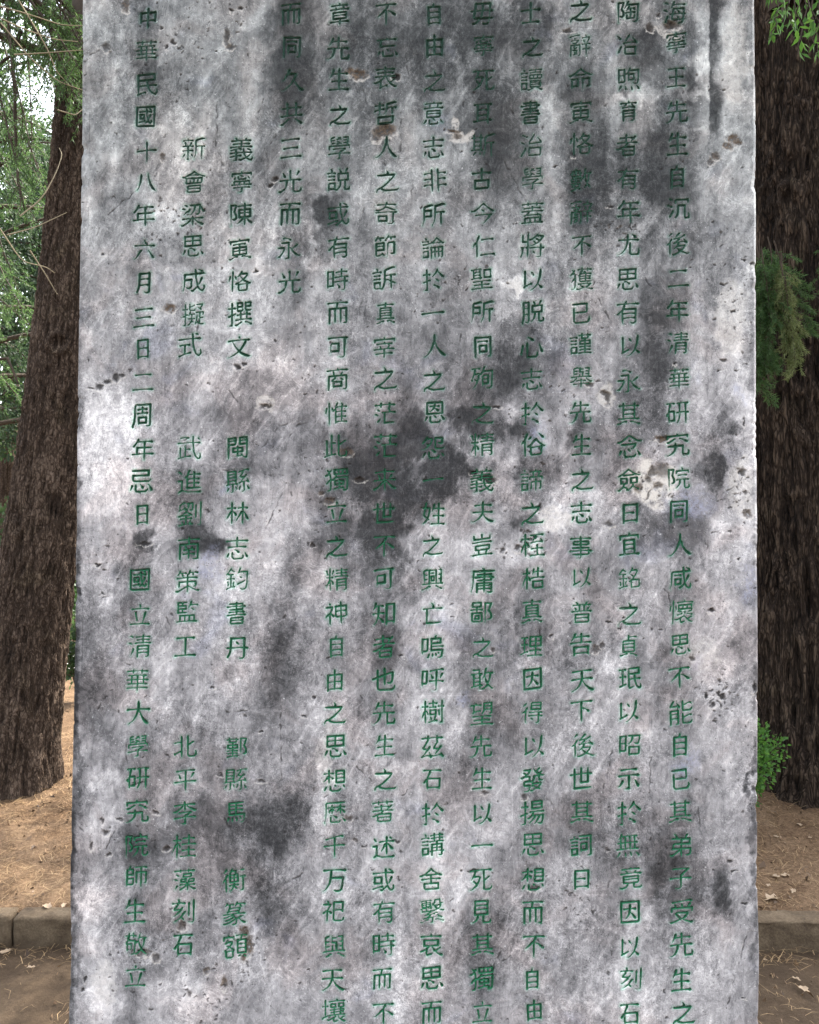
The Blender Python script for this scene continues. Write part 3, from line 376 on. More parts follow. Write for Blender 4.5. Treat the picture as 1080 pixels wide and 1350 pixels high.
 [[7,56,9,57,20,51],[34,65,34,73,38,76,80,76,80,65],[34,11,39,17,43,27,44,55,68,54,68,14,70,9,78,9,82,10,83,22,81,26],[12,80,13,80,20,76],[24,37,24,33,12,11,12,8],[17,20,15,17,17,20]],
 [[52,81,37,58,36,55,38,51,75,54,76,53],[12,79,15,80,25,74,29,74],[16,18,17,20,16,18],[42,65,43,66,42,65],[9,56,20,50],[19,78,20,77,19,78],[62,71,66,69,72,60,76,53],[23,36,24,32,11,10,12,8],[36,11,71,11,74,14,74,36,37,36,36,11]],
 [[10,79,14,80,22,75],[6,54,9,54,18,49],[29,39,82,39],[52,32,57,27,58,20],[20,33,12,13,14,16,13,14],[39,72,80,72],[44,82,42,81,33,63,30,59,27,58],[59,8,67,8,72,13,75,31,76,58,40,58,35,27,35,24,38,20,80,20],[53,57,53,53,60,46,60,40]],
 [[35,20,73,20],[35,7,36,44,73,44,73,11,69,7,64,7],[54,82,54,54],[20,36,21,32,12,12],[28,54,81,54],[35,32,73,32],[9,79,13,80,19,75],[5,56,9,56,15,52],[31,75,78,75],[34,65,76,65]],
 [[17,20,10,8,7,7],[68,72,68,30],[25,81,20,70,13,65],[52,72,52,30],[8,30,80,30],[53,19,56,8],[19,69,21,66,21,30],[73,18,79,9],[35,19,36,8],[11,51,78,51],[22,73,77,72],[36,72,36,30],[79,9,80,8,79,9]],
 [[12,35,28,35,31,38,31,77,12,77,12,30],[12,57,31,57],[68,22,72,21,80,8],[19,21,11,8],[35,19,35,8],[45,60,62,60,62,42,45,42],[31,62,37,62,39,63],[50,81,49,77,39,63],[48,73,78,73,77,44,75,32,73,29,67,28,62,29,59,31],[45,60,45,38],[39,63,41,64,45,60],[53,19,57,9,56,7]],
 [[5,59,8,59,18,66],[9,32,19,43,31,44,39,52,80,52,79,22,78,12,75,8,68,7,67,8,68,14,65,17,64,21],[43,62,40,52],[50,78,50,63],[12,77,17,71,22,57,23,27,22,15,20,9,17,8,12,7],[34,13,65,16],[52,44,52,15],[64,78,64,63],[25,78,22,73,18,71],[52,40,66,40,66,28,37,27,37,39,52,40],[64,63,79,63,78,79,35,78,36,63,64,63]],
 [[55,68,58,68,61,63,60,35],[24,46,19,43,10,31],[19,66,8,58,8,55],[14,75,18,71,19,66],[19,66,22,61,24,55,25,42,24,19,23,15,19,9,12,9,8,12],[30,9,36,7,57,13,61,13,65,10,79,7,85,9],[36,26,79,26],[48,82,48,71,43,67,40,58,40,38,44,35,80,35],[34,76,81,76],[23,74,21,72,23,74],[42,26,44,20,52,15,53,13],[41,52,77,52],[74,25,73,22,64,15,68,18],[41,44,77,44],[35,55,40,57],[67,82,67,71],[42,61,80,61]],
 [[17,45,73,45],[13,76,76,76],[8,11,80,11],[44,76,44,12]],
 [[18,76,18,21],[40,59,76,59,76,78,43,78,40,75,40,14,43,10,45,10,58,15],[8,76,29,76],[60,59,62,34,65,23,67,16,74,8,80,9,82,17,80,22],[9,51,28,51],[40,40,80,40],[7,17,30,25]],
 [[18,76,18,21],[40,61,78,61],[8,76,29,76],[9,51,28,51],[7,17,30,25],[31,10,82,10],[38,28,79,28],[59,78,59,10],[59,44,39,44,39,78,78,78,78,45,59,44]],
 [[18,39,73,39],[19,64,76,65],[9,10,81,10],[45,81,45,10],[24,80,20,66,11,53]],
 [[14,8,14,65,75,65,75,8],[44,82,44,13],[14,39,75,39],[14,13,75,13]],
 [[44,40,48,47,49,56,63,56,69,59,79,55,84,56],[6,54,8,53,15,57,34,55,34,42],[44,40,42,38,31,41,19,41,15,38,15,30,17,27,34,26,32,13,28,8,18,8,16,9],[58,72,69,81],[38,9,41,7,45,8,62,16],[68,63,66,52,67,41,78,40],[23,64,20,57],[14,71,23,64],[16,79,36,78,32,69,27,64,23,64],[48,81,53,73,59,67,65,63,68,63],[44,31,71,31,71,27,62,16],[43,24,45,24,51,21,56,18,58,15],[62,16,68,11],[76,70,68,63]],
 [[8,9,81,9],[59,82,57,73,49,58],[53,31,53,10],[55,69,82,69],[59,57,62,57,69,51],[11,67,39,67,40,55,11,55],[18,10,18,31,70,31,71,10],[42,79,11,79,11,42,43,42],[36,31,36,10],[27,54,27,42],[27,79,27,68]],
 [[53,15,59,16,78,8,82,9],[21,24,21,61,25,64,67,64,68,63,68,24],[7,8,12,7,31,15,36,15],[11,75,79,75],[46,82,45,81,42,65],[9,24,81,24],[21,54,68,54],[21,44,68,44],[21,35,68,35]],
 [[25,33,28,32,34,27,41,18,41,15],[52,10,52,74,77,74,77,11],[15,70,40,70],[8,46,43,46],[17,81,14,70,8,58],[52,17,77,17],[26,70,25,38,23,30,17,17,10,10]],
 [[35,75,34,68,26,52,24,44,25,8],[13,34,12,32,20,42,29,46,74,46,74,8],[10,75,79,75],[26,13,74,13]],
 [[72,77,72,7],[8,77,33,77],[44,77,80,77],[42,45,82,45],[19,77,18,70,13,46,14,11],[51,77,51,33,48,21,42,9],[12,44,7,40,7,34],[14,50,32,50,32,18,14,18]],
 [[9,54,80,54],[66,38,78,17,77,13],[23,37,17,26,9,16,4,16],[17,75,72,75],[45,54,45,14,44,9,31,7,29,9]],
 [[45,46,77,46],[77,42,77,75,45,75,45,15,50,10,53,9,73,9,79,11],[21,80,25,74,24,73],[8,67,32,67,31,61,22,45,22,8],[8,36,16,43,22,45],[82,21,79,11],[22,45,27,44,35,37,35,34]],
 [[60,82,60,7],[8,67,30,67,30,65,22,46,18,43,15,42,7,35,6,31],[21,45,25,44,32,36,32,32],[19,43,20,40,20,7],[41,50,78,50],[20,80,23,75],[41,50,41,35,45,31,75,31,79,35,79,68,41,68,41,50],[25,54,28,58,25,54]],
 [[53,63,56,63,72,54],[11,64,12,73,77,73,78,65],[14,39,62,39,62,13,65,9,77,9,80,10,82,20,79,24],[12,53,15,52,35,63,38,63],[38,47,37,32,34,23,26,15,19,11,12,8,8,9],[43,80,45,73],[72,54,75,52,78,52]],
 [[43,82,44,73],[26,53,32,28,32,22],[65,54,63,50,52,12],[9,11,80,11],[13,65,77,65]],
 [[63,68,60,65,59,60],[25,69,28,68,30,66,30,60],[55,25,54,13,57,9,77,8,81,11,82,15],[8,59,81,59],[13,75,76,75],[5,9,11,7,27,12,32,19,34,25],[44,81,46,75],[18,38,71,38],[34,25,18,27,18,49,70,49,71,48,71,29,67,26,34,25]],
 [[8,61,81,61],[18,40,71,40],[59,75,60,70,59,61],[7,17,81,17],[42,83,45,80,45,76],[45,28,44,8],[13,75,76,75],[29,69,31,61],[71,40,71,50,70,51,19,51,18,50,19,29,67,29,71,32,71,40]],
 [[16,28,16,43,17,44,73,44,74,30,70,27,66,27],[12,69,16,74,40,74],[52,75,80,74],[62,74,65,66],[45,29,50,27,64,18,74,13,79,11,85,13],[5,12,11,11,15,12,45,29],[9,57,79,57],[21,82,18,80,17,75],[25,74,28,65,27,64],[53,82,51,74,44,67,44,65,45,61,45,8]],
 [[13,32,40,32,40,57,13,56,13,15,16,12,19,12,36,17],[13,45,40,45],[46,66,54,75,81,75],[33,23,36,18,42,12],[66,17,75,18,77,20,77,57,57,57,54,53,54,7],[57,82,55,76],[26,75,28,66],[20,82,17,76],[64,75,66,69],[10,67,16,75,41,75]],
 [[9,43,81,43],[53,77,81,76],[28,62,65,62],[61,29,62,26,72,16,79,12,84,13],[21,51,23,52,60,51],[8,12,13,11,28,15,52,27,60,29,67,33,76,35],[21,82,20,78,13,71],[10,33,16,32,41,39],[15,22,28,25,43,32],[29,76,30,71,24,53],[55,83,50,72,45,69],[63,60,59,43],[64,76,67,69,71,67],[41,42,42,36,47,31,51,23,52,15,50,10,47,8,39,7,38,8],[19,77,41,76]],
 [[8,52,29,52],[19,43,24,41,27,38,30,31,30,27],[32,76,27,61],[38,54,82,54],[43,65,78,65],[16,39,7,21,7,16],[8,76,12,62,11,60],[60,82,60,54],[44,7,44,43,75,44,76,11,72,7,68,7],[44,21,76,21],[44,32,76,32],[20,82,18,42,20,37,20,7],[41,75,80,75]],
 [[65,39,66,13,62,8,58,8],[62,77,61,71,54,60,57,57,66,56],[12,35,12,79,38,79,38,35],[74,63,69,58,65,55,64,52,56,43,55,39],[37,27,41,18],[12,46,38,46],[76,50,82,37],[49,75,77,80,82,79],[53,28,49,15],[27,35,27,12,23,8,19,8],[50,38,54,39,79,41],[14,25,9,16],[8,35,43,35],[75,29,82,14],[12,57,38,57],[12,68,38,68]],
 [[25,79,25,45],[48,66,53,72,54,80,70,80,71,68,81,68],[54,62,73,62,73,58,68,52],[6,10,11,9,27,16,31,16],[52,34,51,34,52,34],[20,31,24,32,43,32,59,38,62,37],[44,67,47,67,50,62,54,60,54,57,60,51,60,48],[45,45,50,44,64,49,68,46,79,43,84,44],[15,21,27,23,39,30],[12,48,12,45,38,44],[28,33,29,36,39,41,42,41],[46,22,44,8,34,7],[58,30,64,30,66,28,67,25],[11,66,39,66],[8,79,42,79],[31,25,32,22,71,24,77,20],[40,48,37,41],[7,54,43,54],[56,16,61,16,79,9,82,10],[25,60,36,60,39,61,39,72,38,73,14,73,11,72,11,61,12,60,25,60]],
 [[8,32,81,32],[37,9,43,8,52,12,65,18,75,26],[17,62,73,62],[24,83,27,82,31,74],[52,45,52,36,55,26,63,14,72,8,78,7,82,12,81,17],[12,73,77,73],[8,20,44,23],[10,42,39,46,44,44],[8,52,81,52],[62,82,60,79,59,74],[27,43,27,9,23,7,16,7],[45,72,44,52],[64,44,66,45,76,40]],
 [[27,24,69,24],[39,82,39,54],[4,33,9,32,31,40,36,39,69,39,69,13,66,10,31,10,27,13,27,38],[74,76,57,59,55,55],[44,53,42,49,35,44,33,40],[16,71,61,71,64,68],[8,54,81,54]],
 [[9,77,81,77],[34,58,34,10],[55,58,55,10],[13,8,14,58,76,58,76,11,74,8,66,8],[43,77,40,58]],
 [[9,17,81,22],[10,76,80,76],[23,76,23,18],[66,76,66,8],[24,38,65,38],[24,57,65,57]],
 [[8,79,43,79],[17,22,71,22],[16,69,39,69],[15,79,15,47],[8,46,44,48],[44,34,44,9],[7,9,82,9],[14,35,76,35],[39,79,39,43],[16,58,39,58],[77,66,77,76,54,76,54,49,77,48,77,65]],
 [[21,8,21,45,68,46,68,11,64,7,53,7],[21,34,68,34],[9,73,80,73],[58,73,58,69,63,64,64,61,73,55],[18,57,61,58,65,60],[21,22,68,22],[33,73,32,68,24,62,22,58],[44,82,46,74]],
 [[22,82,12,65,19,64,37,66],[52,40,52,13,54,9,76,8,81,13,82,17],[53,67,58,68,75,74,80,73],[52,81,52,54,54,50,76,50,81,54,81,58],[12,38,37,38],[12,24,37,24],[33,75,40,64,39,59],[12,7,12,50,37,51,37,10,36,8,29,7],[53,27,58,28,76,35,80,34]],
 [[48,79,52,72,50,64],[52,42,52,34,48,20,39,9,35,9],[12,37,30,37],[12,58,30,58],[66,42,66,13,71,8,80,9,82,11,83,17,80,21],[8,5,7,9,10,18,12,34,12,79,30,79,30,13,26,8,22,8,18,10],[74,81,68,69,67,65],[67,65,43,64,43,43,76,42,77,64,67,65]],
 [[18,8,18,70,72,69,72,8],[18,50,72,50],[18,31,72,31],[44,82,41,70],[18,12,72,12]],
 [[62,44,73,44],[38,73,52,73],[15,10,24,15],[27,80,15,75,16,28],[61,77,74,77,73,28],[38,81,38,58,52,58,52,28],[57,20,60,19,77,9],[24,15,30,19,35,19],[62,61,74,61],[70,13,68,14,70,13],[16,61,27,61],[8,28,81,28],[16,44,28,45],[38,47,38,28],[24,15,23,14,25,16,24,15]],
 [[8,28,81,28],[65,78,76,78,74,28],[6,9,10,8,31,19,35,19],[14,45,24,45],[66,61,75,61],[57,20,77,9],[28,78,23,80,13,75,15,28],[65,45,75,45],[39,67,49,67],[32,28,32,78,57,78,57,28],[70,13,72,12,70,13],[14,61,24,61],[50,56,39,56,40,40,49,40,50,55],[26,17,23,14,26,17]],
 [[44,38,44,8],[28,32,61,32],[59,58,72,57],[38,57,38,47],[16,19,74,19],[8,46,82,46],[39,76,52,76],[62,46,63,41,73,32,80,28,85,29],[32,80,28,81,16,77,17,47],[17,69,29,69],[17,58,29,58],[59,79,73,79,72,47],[60,68,72,68],[39,81,39,66,50,65,50,47],[5,28,8,28,15,30,23,37,27,41,28,46]],
 [[6,58,9,57,24,63,45,80,53,73],[53,73,51,74,66,63,79,58,83,58],[12,45,77,45],[25,64,27,60,60,60,64,63],[44,59,44,30],[64,63,64,61,64,63],[69,11,24,11,20,15,20,30,69,30,69,11]],
 [[42,47,42,11,77,11],[29,82,29,67],[9,75,80,75],[60,82,60,67,57,62,60,55,60,48],[15,60,25,54],[7,42,10,43,18,38],[34,48,81,48],[26,25,17,15]],
 [[60,82,60,66,61,65,61,60,51,44,50,39,53,38,67,38],[74,46,53,18,51,14],[36,46,15,18,14,15,15,15],[73,25,81,9],[44,14,49,12,77,16],[9,11,13,13,37,15],[9,74,80,74],[34,26,40,11,39,8],[29,82,29,68,13,42,16,38,28,38]],
 [[14,61,75,61],[29,82,29,69],[8,46,81,46],[13,32,77,32],[9,76,80,76],[65,60,65,32],[24,60,24,32],[9,18,80,18],[59,82,59,69],[44,60,44,8]],
 [[29,82,29,69],[16,60,61,60,67,57],[9,46,80,46],[9,75,80,75],[43,43,36,35],[76,64,60,51,58,47],[39,66,39,46],[43,43,44,44,43,43],[59,82,59,69],[9,28,32,35,72,34,72,13,68,9,30,9,26,13,26,33],[26,22,72,22]],
 [[17,35,22,37,49,36,65,38],[8,50,81,50],[44,67,44,51],[60,50,60,45,65,39,71,37,74,32,71,23,71,10],[9,75,81,75],[53,27,53,10],[8,10,81,10],[59,82,59,70],[36,27,36,10],[16,61,73,61],[18,10,19,27,72,28],[29,82,29,71],[32,49,31,46,24,40,23,37]],
 [[8,76,81,76],[57,34,63,36,75,36,79,39,79,45,78,46,64,46,60,43,60,40,55,30,55,7],[14,64,23,58],[59,82,59,72],[27,8,45,18,50,24],[7,46,10,47,18,42],[30,82,30,71],[49,36,32,36,31,43,35,46,49,46,49,36],[28,26,59,25,82,26],[49,36,54,31,57,34],[60,25,65,18,71,14,78,10,86,10],[17,23,10,10],[41,64,68,65,69,57,66,54,42,54,40,55,41,64]],
 [[16,48,12,47,8,42,7,37],[39,82,31,66,31,37,58,38,57,62,22,61,21,60],[68,76,80,76],[45,62,45,38],[66,54,82,54],[31,50,57,50],[29,26,59,26],[21,60,18,57,21,62,16,52,17,7],[20,81,11,70],[45,31,44,26,38,14,30,8,26,9],[43,23,54,14],[37,75,51,74,48,62],[75,54,75,13,73,8,68,7]],
 [[13,74,77,74],[47,47,52,35,61,23,75,13,80,11,84,13],[9,48,80,48],[27,10,50,16],[17,61,73,61],[27,33,27,10],[61,27,75,37,78,38],[6,27,10,26,23,31,38,43,39,47],[27,10,24,7],[44,82,44,48]],
 [[20,50,69,50],[32,34,31,25,26,16,14,9,8,9],[54,34,53,17,55,9,58,8,78,8,80,10,82,18],[20,64,69,64],[20,64,20,35,69,35,69,79,20,79,20,64]],
 [[69,30,75,29,81,25],[11,56,30,56],[7,67,34,67],[18,81,22,76,21,72],[46,38,55,38,63,35,68,34],[47,53,82,53],[80,79,74,80,51,74,47,69,46,34,42,19,37,10,34,10,27,12,15,12,11,16,11,32,30,32,30,12],[68,53,68,8],[10,44,30,44]],
 [[44,28,64,28,64,50,48,50,44,47,44,22],[12,56,30,56],[11,44,30,44],[40,77,79,77,79,10,76,8,67,7],[42,64,68,64],[11,12,30,13,30,32,11,32,11,12],[8,67,33,67],[20,78,21,73]],
 [[11,12,28,12,37,8,40,9,50,23,52,41],[11,56,30,56],[7,67,33,67],[66,41,67,9,71,8,80,9,82,17],[10,8,10,29,14,32,31,32,31,12],[47,81,52,72,51,64],[18,82,22,76,21,72],[75,81,70,71,69,65],[10,44,30,44],[66,41,77,42,77,64,44,64,44,41,66,41],[46,16,47,18,46,16]],
 [[38,7,38,44,77,44,77,9,76,8,73,7],[64,44,64,8],[42,61,57,77,59,76,70,65,71,61],[10,56,23,56,29,58,35,58,40,61,45,58,67,58,73,61,79,58,83,59],[7,67,28,67],[38,27,77,27],[51,44,51,8],[10,12,27,12,27,32,13,32,9,29,9,8],[77,60,78,59,77,60],[10,44,26,44],[16,81,20,75,19,74],[71,61,72,63,71,61]],
 [[69,74,71,67,67,57],[10,44,30,44],[38,48,38,56,81,56,81,48],[43,15,43,36,46,39,76,39,76,17,75,15,70,15],[7,67,32,67],[50,74,50,56],[11,12,30,13,29,32,11,32,11,8],[40,74,79,74],[11,56,30,56],[59,48,59,7],[58,82,59,74],[18,82,21,76]],
 [[10,12,29,13,29,32,10,32,10,8],[42,32,76,32],[10,44,28,44],[59,53,59,22],[42,7,42,44,76,44,76,9,74,7,66,7],[7,67,31,67],[69,81,69,54],[38,75,80,75],[50,82,50,54],[10,56,28,56],[36,54,82,54],[41,65,79,65],[36,21,82,21],[18,81,21,76,21,72]],
 [[60,64,60,10],[38,75,81,75],[7,67,31,67],[10,12,29,12,29,32,13,32,10,29,10,8],[38,10,82,10],[42,22,79,22],[10,56,28,56],[10,44,28,44],[49,82,49,64,68,64,71,67,71,81],[41,33,80,33],[60,55,45,55,42,52,42,44,78,43,78,55,60,55]],
 [[59,82,58,70],[40,69,79,69],[10,55,27,55],[7,68,29,68],[52,61,52,48],[10,12,27,12,27,32,10,32,10,8],[9,44,28,44],[32,8,36,7,46,12,49,14,50,18],[67,18,67,15,70,13,81,7,84,8],[16,81,20,75],[37,78,81,78],[41,26,77,26],[41,33,77,33],[66,61,66,48],[77,33,77,20,74,18,42,18,41,20,41,39,44,40,76,40,77,39,77,33],[66,61,79,61,80,60,80,51,77,48,38,49,38,59,41,61,66,61]],
 [[15,79,16,66,71,66,74,69,74,79],[9,9,80,9],[31,27,31,9],[59,27,60,21,57,15,58,9],[10,54,79,54],[44,82,44,66],[31,27,20,28,20,39,23,42,70,42,70,30,67,27,31,27]],
 [[44,82,44,63],[8,9,14,8,37,15],[54,15,58,15,78,7,82,7],[19,36,71,36],[44,75,79,75],[19,49,71,49],[19,49,20,22,68,22,71,25,70,62,22,62,19,59,19,49]],
 [[66,47,66,7],[13,62,40,62],[58,63,61,54],[36,61,35,58,28,52],[10,7,11,46,43,46,43,11,41,8,37,8],[25,46,25,42,22,38,24,34,30,35,32,36,31,39],[53,71,80,71],[64,82,67,77,67,71],[54,29,78,29],[52,47,81,47],[26,74,26,67],[9,77,25,79,40,82,43,81],[28,52,29,46],[78,66,74,61,70,47],[19,27,32,27,32,25,30,20,24,13,18,10],[17,55,28,52],[27,17,31,13],[27,17,24,19,27,17]],
 [[32,65,80,65],[66,80,72,75],[56,81,55,60,56,21],[54,58,61,56,77,36],[20,19,35,12,41,10,71,10,82,12],[8,51,21,51,20,19],[10,12,20,19],[11,78,18,69],[54,58,49,54,43,42,36,32]],
 [[19,17,9,11,9,7],[39,68,80,68],[38,53,77,53],[8,79,11,79,18,72],[38,39,76,39],[9,48,20,48,19,17],[46,82,43,80,37,64,37,24,81,24],[59,77,61,73,60,64,60,24],[30,58,32,60,36,62],[19,17,34,11,42,9,76,9,82,11]],
 [[28,64,28,42],[7,53,49,53],[69,20,76,21,80,26,79,38,70,51,77,69,79,76,58,77,58,7],[28,64,43,65,43,79,13,79,13,65,28,64],[22,32,35,33,35,21,21,21,22,32],[46,12,45,42,11,42,11,15,14,12,46,12]],
 [[7,75,49,75],[8,9,49,13],[11,22,46,22],[9,32,47,32],[70,20,75,20,80,25,79,39,71,51,79,73,79,77,77,78,59,78,59,7],[15,82,16,65,39,65,42,68,42,82],[28,64,28,11],[28,42,10,43,10,54,46,54,46,43,28,42]],
 [[55,50,59,47],[48,66,54,68,79,68,78,28,75,12,70,7,68,7,60,7,55,10],[11,65,8,62,7,59],[45,25,70,36,71,38],[11,35,13,25,12,20],[8,9,10,11,36,17],[11,65,14,60,31,60],[54,81,51,71,45,60],[23,82,22,77],[9,44,34,44],[22,60,22,14],[22,77,21,77,11,65],[33,35,30,23],[22,77,34,69]],
 [[9,44,34,44],[44,32,54,38,80,37,80,14,76,11,51,11],[51,35,51,7],[61,49,56,38],[22,77,20,77,7,62,6,58],[10,34,12,25,11,20],[50,57,52,57,61,49],[34,35,32,34,30,23],[22,60,22,14],[23,82,22,77],[53,72,71,73,74,69,67,54,63,50,61,49],[22,77,32,70],[9,63,13,60,31,60],[8,10,36,17],[58,82,55,76,43,59]],
 [[44,48,44,14],[12,67,37,67],[77,55,52,55,51,78,77,77,77,13,75,8,68,8,61,15,24,13],[12,55,34,55,37,58,37,78,12,77,12,7],[58,22,60,15],[51,67,77,67],[44,42,61,42,61,29,28,29,28,42,44,42]],
 [[44,55,74,55],[50,39,49,29,46,21,36,10,31,9],[21,28,26,29,29,33,28,45,22,56,27,72,28,77,10,78,10,7],[66,39,66,13,70,8,77,8,82,12,83,17,81,20],[37,62,38,71,80,71,81,62],[57,82,60,76,60,71],[38,39,81,39]],
 [[36,73,81,73],[17,30,21,28,23,28,29,33,28,44,22,55,27,72,28,77,27,78,11,78,11,7],[39,48,77,48],[53,33,50,28,39,17,32,13,29,13],[63,34,64,30,72,20,81,13,83,14],[58,81,58,7],[58,60,77,60,77,35,56,34,39,35,39,60,58,60]],
 [[37,41,69,41],[40,70,80,69,77,13,71,7,64,7,61,9],[40,32,40,21,64,21,67,24,67,32],[45,82,37,66,32,58,30,57],[49,63,46,61,38,48],[53,55,53,21],[44,55,67,55],[16,30,20,28,23,28,28,33,28,44,21,55,27,74,28,77,25,79,10,78,10,7]],
 [[55,81,55,8],[11,68,35,68],[55,28,81,28],[9,29,35,29],[35,81,35,8],[55,49,78,49],[55,68,80,68],[12,49,35,49]],
 [[12,34,14,25,14,13,18,10,32,10,36,13,36,25,39,34,27,43],[17,47,27,43],[52,50,78,50],[13,54,18,59,34,59,34,54,29,48,19,38,8,32],[53,12,58,15,61,15],[23,81,25,74],[52,37,78,37],[65,78,63,64],[71,16,77,11],[8,64,9,74,40,74,40,65],[14,28,37,30],[22,66,20,65,19,60],[49,78,81,78],[78,50,78,64,52,64,52,23,78,23,78,50]],
 [[30,23,31,11],[19,50,71,50],[45,24,48,17,48,12],[45,77,45,35],[19,64,71,64],[16,24,14,17,10,11],[60,26,65,18],[74,78,18,77,19,35,79,35,76,11,71,7,64,7]],
]

NARROW = dict(日=.72, 曰=.80, 自=.72, 月=.74, 由=.82, 因=.88, 國=.90, 目=.7, 耳=.85, 貞=.8, 真=.85, 周=.86, 同=.86, 工=.92, 可=.9, 而=.92,
              古=.9, 石=.9, 已=.86, 亡=.92, 王=.9, 士=.9, 見=.85, 育=.85, 者=.92, 言=.85, 宜=.9, 立=.95, 書=.85, 章=.88, 意=.9, 馬=.92, 中=.8, 生=.9)
def brush(ch, tilt, rot, rs):
    """capsule segments (x0,y0,r0,x1,y1,r1) in em units for one character, with a brush's swelling and tapering"""
    st = [np.array(s, float).reshape(-1, 2) / 89 for s in GLYPHS[ch]]
    base = (0.0325 - 0.0008 * max(0, min(15, len(st) - 4))) * rs
    segs = []; cr, sr = math.cos(rot), math.sin(rot); nx = NARROW.get(ch, 1.0)
    for p in st:
        p = p.copy(); p[:, 0] = .5 + (p[:, 0] - .5) * nx
        p[:, 1] += tilt * (p[:, 0] - .5)
        q = p - .5; p = np.stack([q[:, 0] * cr - q[:, 1] * sr, q[:, 0] * sr + q[:, 1] * cr], 1) + .5
        d = np.diff(p, axis=0); L = np.hypot(d[:, 0], d[:, 1]); T = L.sum()
        if T < 1e-5: continue
        cum = np.r_[0, np.cumsum(L)] / T; e = p[-1] - p[0]; chord = np.hypot(*e); straight = chord > .93 * T
        ang = math.degrees(math.atan2(e[1], e[0]))
        if T < 0.16: prof = [(0, .5), (.5, 1.15), (1, .7)]
        elif straight and abs(ang) < 25: prof = [(0, 1.05), (.12, .72), (.6, .50), (.86, .95), (.95, 1.45), (1, .7)]
        elif straight and abs(ang + 90) < 13: prof = [(0, 1.0), (.07, 1.35), (.25, .92), (.85, .95), (1, .4)]
        elif ang < -95: prof = [(0, .9), (.1, 1.35), (.5, .95), (1, .15)]
        elif -80 < ang < -20 and chord > .8 * T: prof = [(0, .4), (.3, .65), (.8, 1.6), (.9, 1.3), (1, .25)]
        else: prof = [(0, 1.0), (.08, 1.15), (.5, .85), (.9, 1.0), (1, .5)]
        t = np.unique(np.r_[cum, [a for a, _ in prof]])
        xs = np.interp(t, cum, p[:, 0]); ys = np.interp(t, cum, p[:, 1])
        if straight and abs(ang) < 25 and T > .25: ys = ys + .02 * np.sin(t * math.pi)
        w = np.interp(t, [a for a, _ in prof], [b for _, b in prof])
        for k in range(1, len(p) - 1):
            if float(d[k - 1] @ d[k]) / (L[k - 1] * L[k] + 1e-9) < .55:
                i = int(np.argmin(abs(t - cum[k]))); w[i] = max(w[i], 1.3)
        r = base * w
        for i in range(len(t) - 1): segs.append((xs[i], ys[i], r[i], xs[i + 1], ys[i + 1], r[i + 1]))
    return segs
def seg_sdf(segs, X, Y):
    best = np.full(X.shape, 9.0)
    for x0, y0, r0, x1, y1, r1 in segs:
        dx, dy = x1 - x0, y1 - y0
        t = np.clip(((X - x0) * dx + (Y - y0) * dy) / (dx * dx + dy * dy + 1e-12), 0, 1)
        np.minimum(best, np.hypot(X - x0 - t * dx, Y - y0 - t * dy) - (r0 + (r1 - r0) * t), out=best)
    return best

# (first row, text, photo x at the top, photo x at the bottom, photo y of row 0)
COLUMNS = [
 (0, "海寧王先生自沉後二年清華研究院同人咸懷思不能自已其弟子受先生之", 892, 899, 14),
 (0, "陶冶煦育者有年尤思有以永其念僉曰宜銘之貞珉以昭示扵無竟因以刻石", 828, 831, 16),
 (0, "之辭命寅恪數辭不獲已謹舉先生之志事以普告天下後世其詞曰", 765, 767, 15),
 (0, "士之讀書治學蓋將以脱心志扵俗諦之桎梏真理因得以發揚思想而不自由", 701, 703, 17),
 (0, "毋寧死耳斯古今仁聖所同殉之精義夫豈庸鄙之敢望先生以一死見其獨立", 637, 635, 17),
 (0, "自由之意志非所論扵一人之恩怨一姓之興亡嗚呼樹茲石扵講舍繫哀思而", 573, 569, 18),
 (0, "不忘表哲人之奇節訴真宰之茫茫来世不可知者也先生之著述或有時而不", 510, 505, 17),
 (0, "章先生之學説或有時而可商惟此獨立之精神自由之思想厯千万祀與天壤", 448, 440, 18),
 (0, "而同久共三光而永光", 385, 377, 19),
 (4, "義寧陳寅恪撰文　　閩縣林志鈞書丹　　鄞縣馬　衡篆額", 320, 308, 20),
 (4, "新會梁思成擬式　　武進劉南策監工　　北平李桂藻刻石", 258, 241, 20),
 (0, "中華民國十八年六月三日二周年忌日　國立清華大學研究院師生敬立", 195, 178, 24),
]

GLYPHS = dict(zip(sorted(set(''.join(c[1] for c in COLUMNS)) - {'　'}), STROKES))

# ------------------------------------------------------------------ the stele
SY = 1.108                                         # front face
XL, XR = at_y(99.5, 675, SY).x, at_y(998.2, 675, SY).x
Z0, Z1 = 0.36, 2.74; ZA, ZB = 0.80, 2.36           # whole slab, finely meshed part
TH = 0.22
PX = 1350 * F / SY                                 # photo pixels per metre on the face
def face_px(x, z):
    """photo coordinates of a point of the face (numpy)"""
    dx, dy, dz = x - CAM.x, SY - CAM.y, z - CAM.z
    u = dx * rt.x + dy * rt.y + dz * rt.z; v = dx * up.x + dy * up.y + dz * up.z; w = dx * fwd.x + dy * fwd.y + dz * fwd.z
    return 540 + u / w * 1350 * F, 675 - v / w * 1350 * F

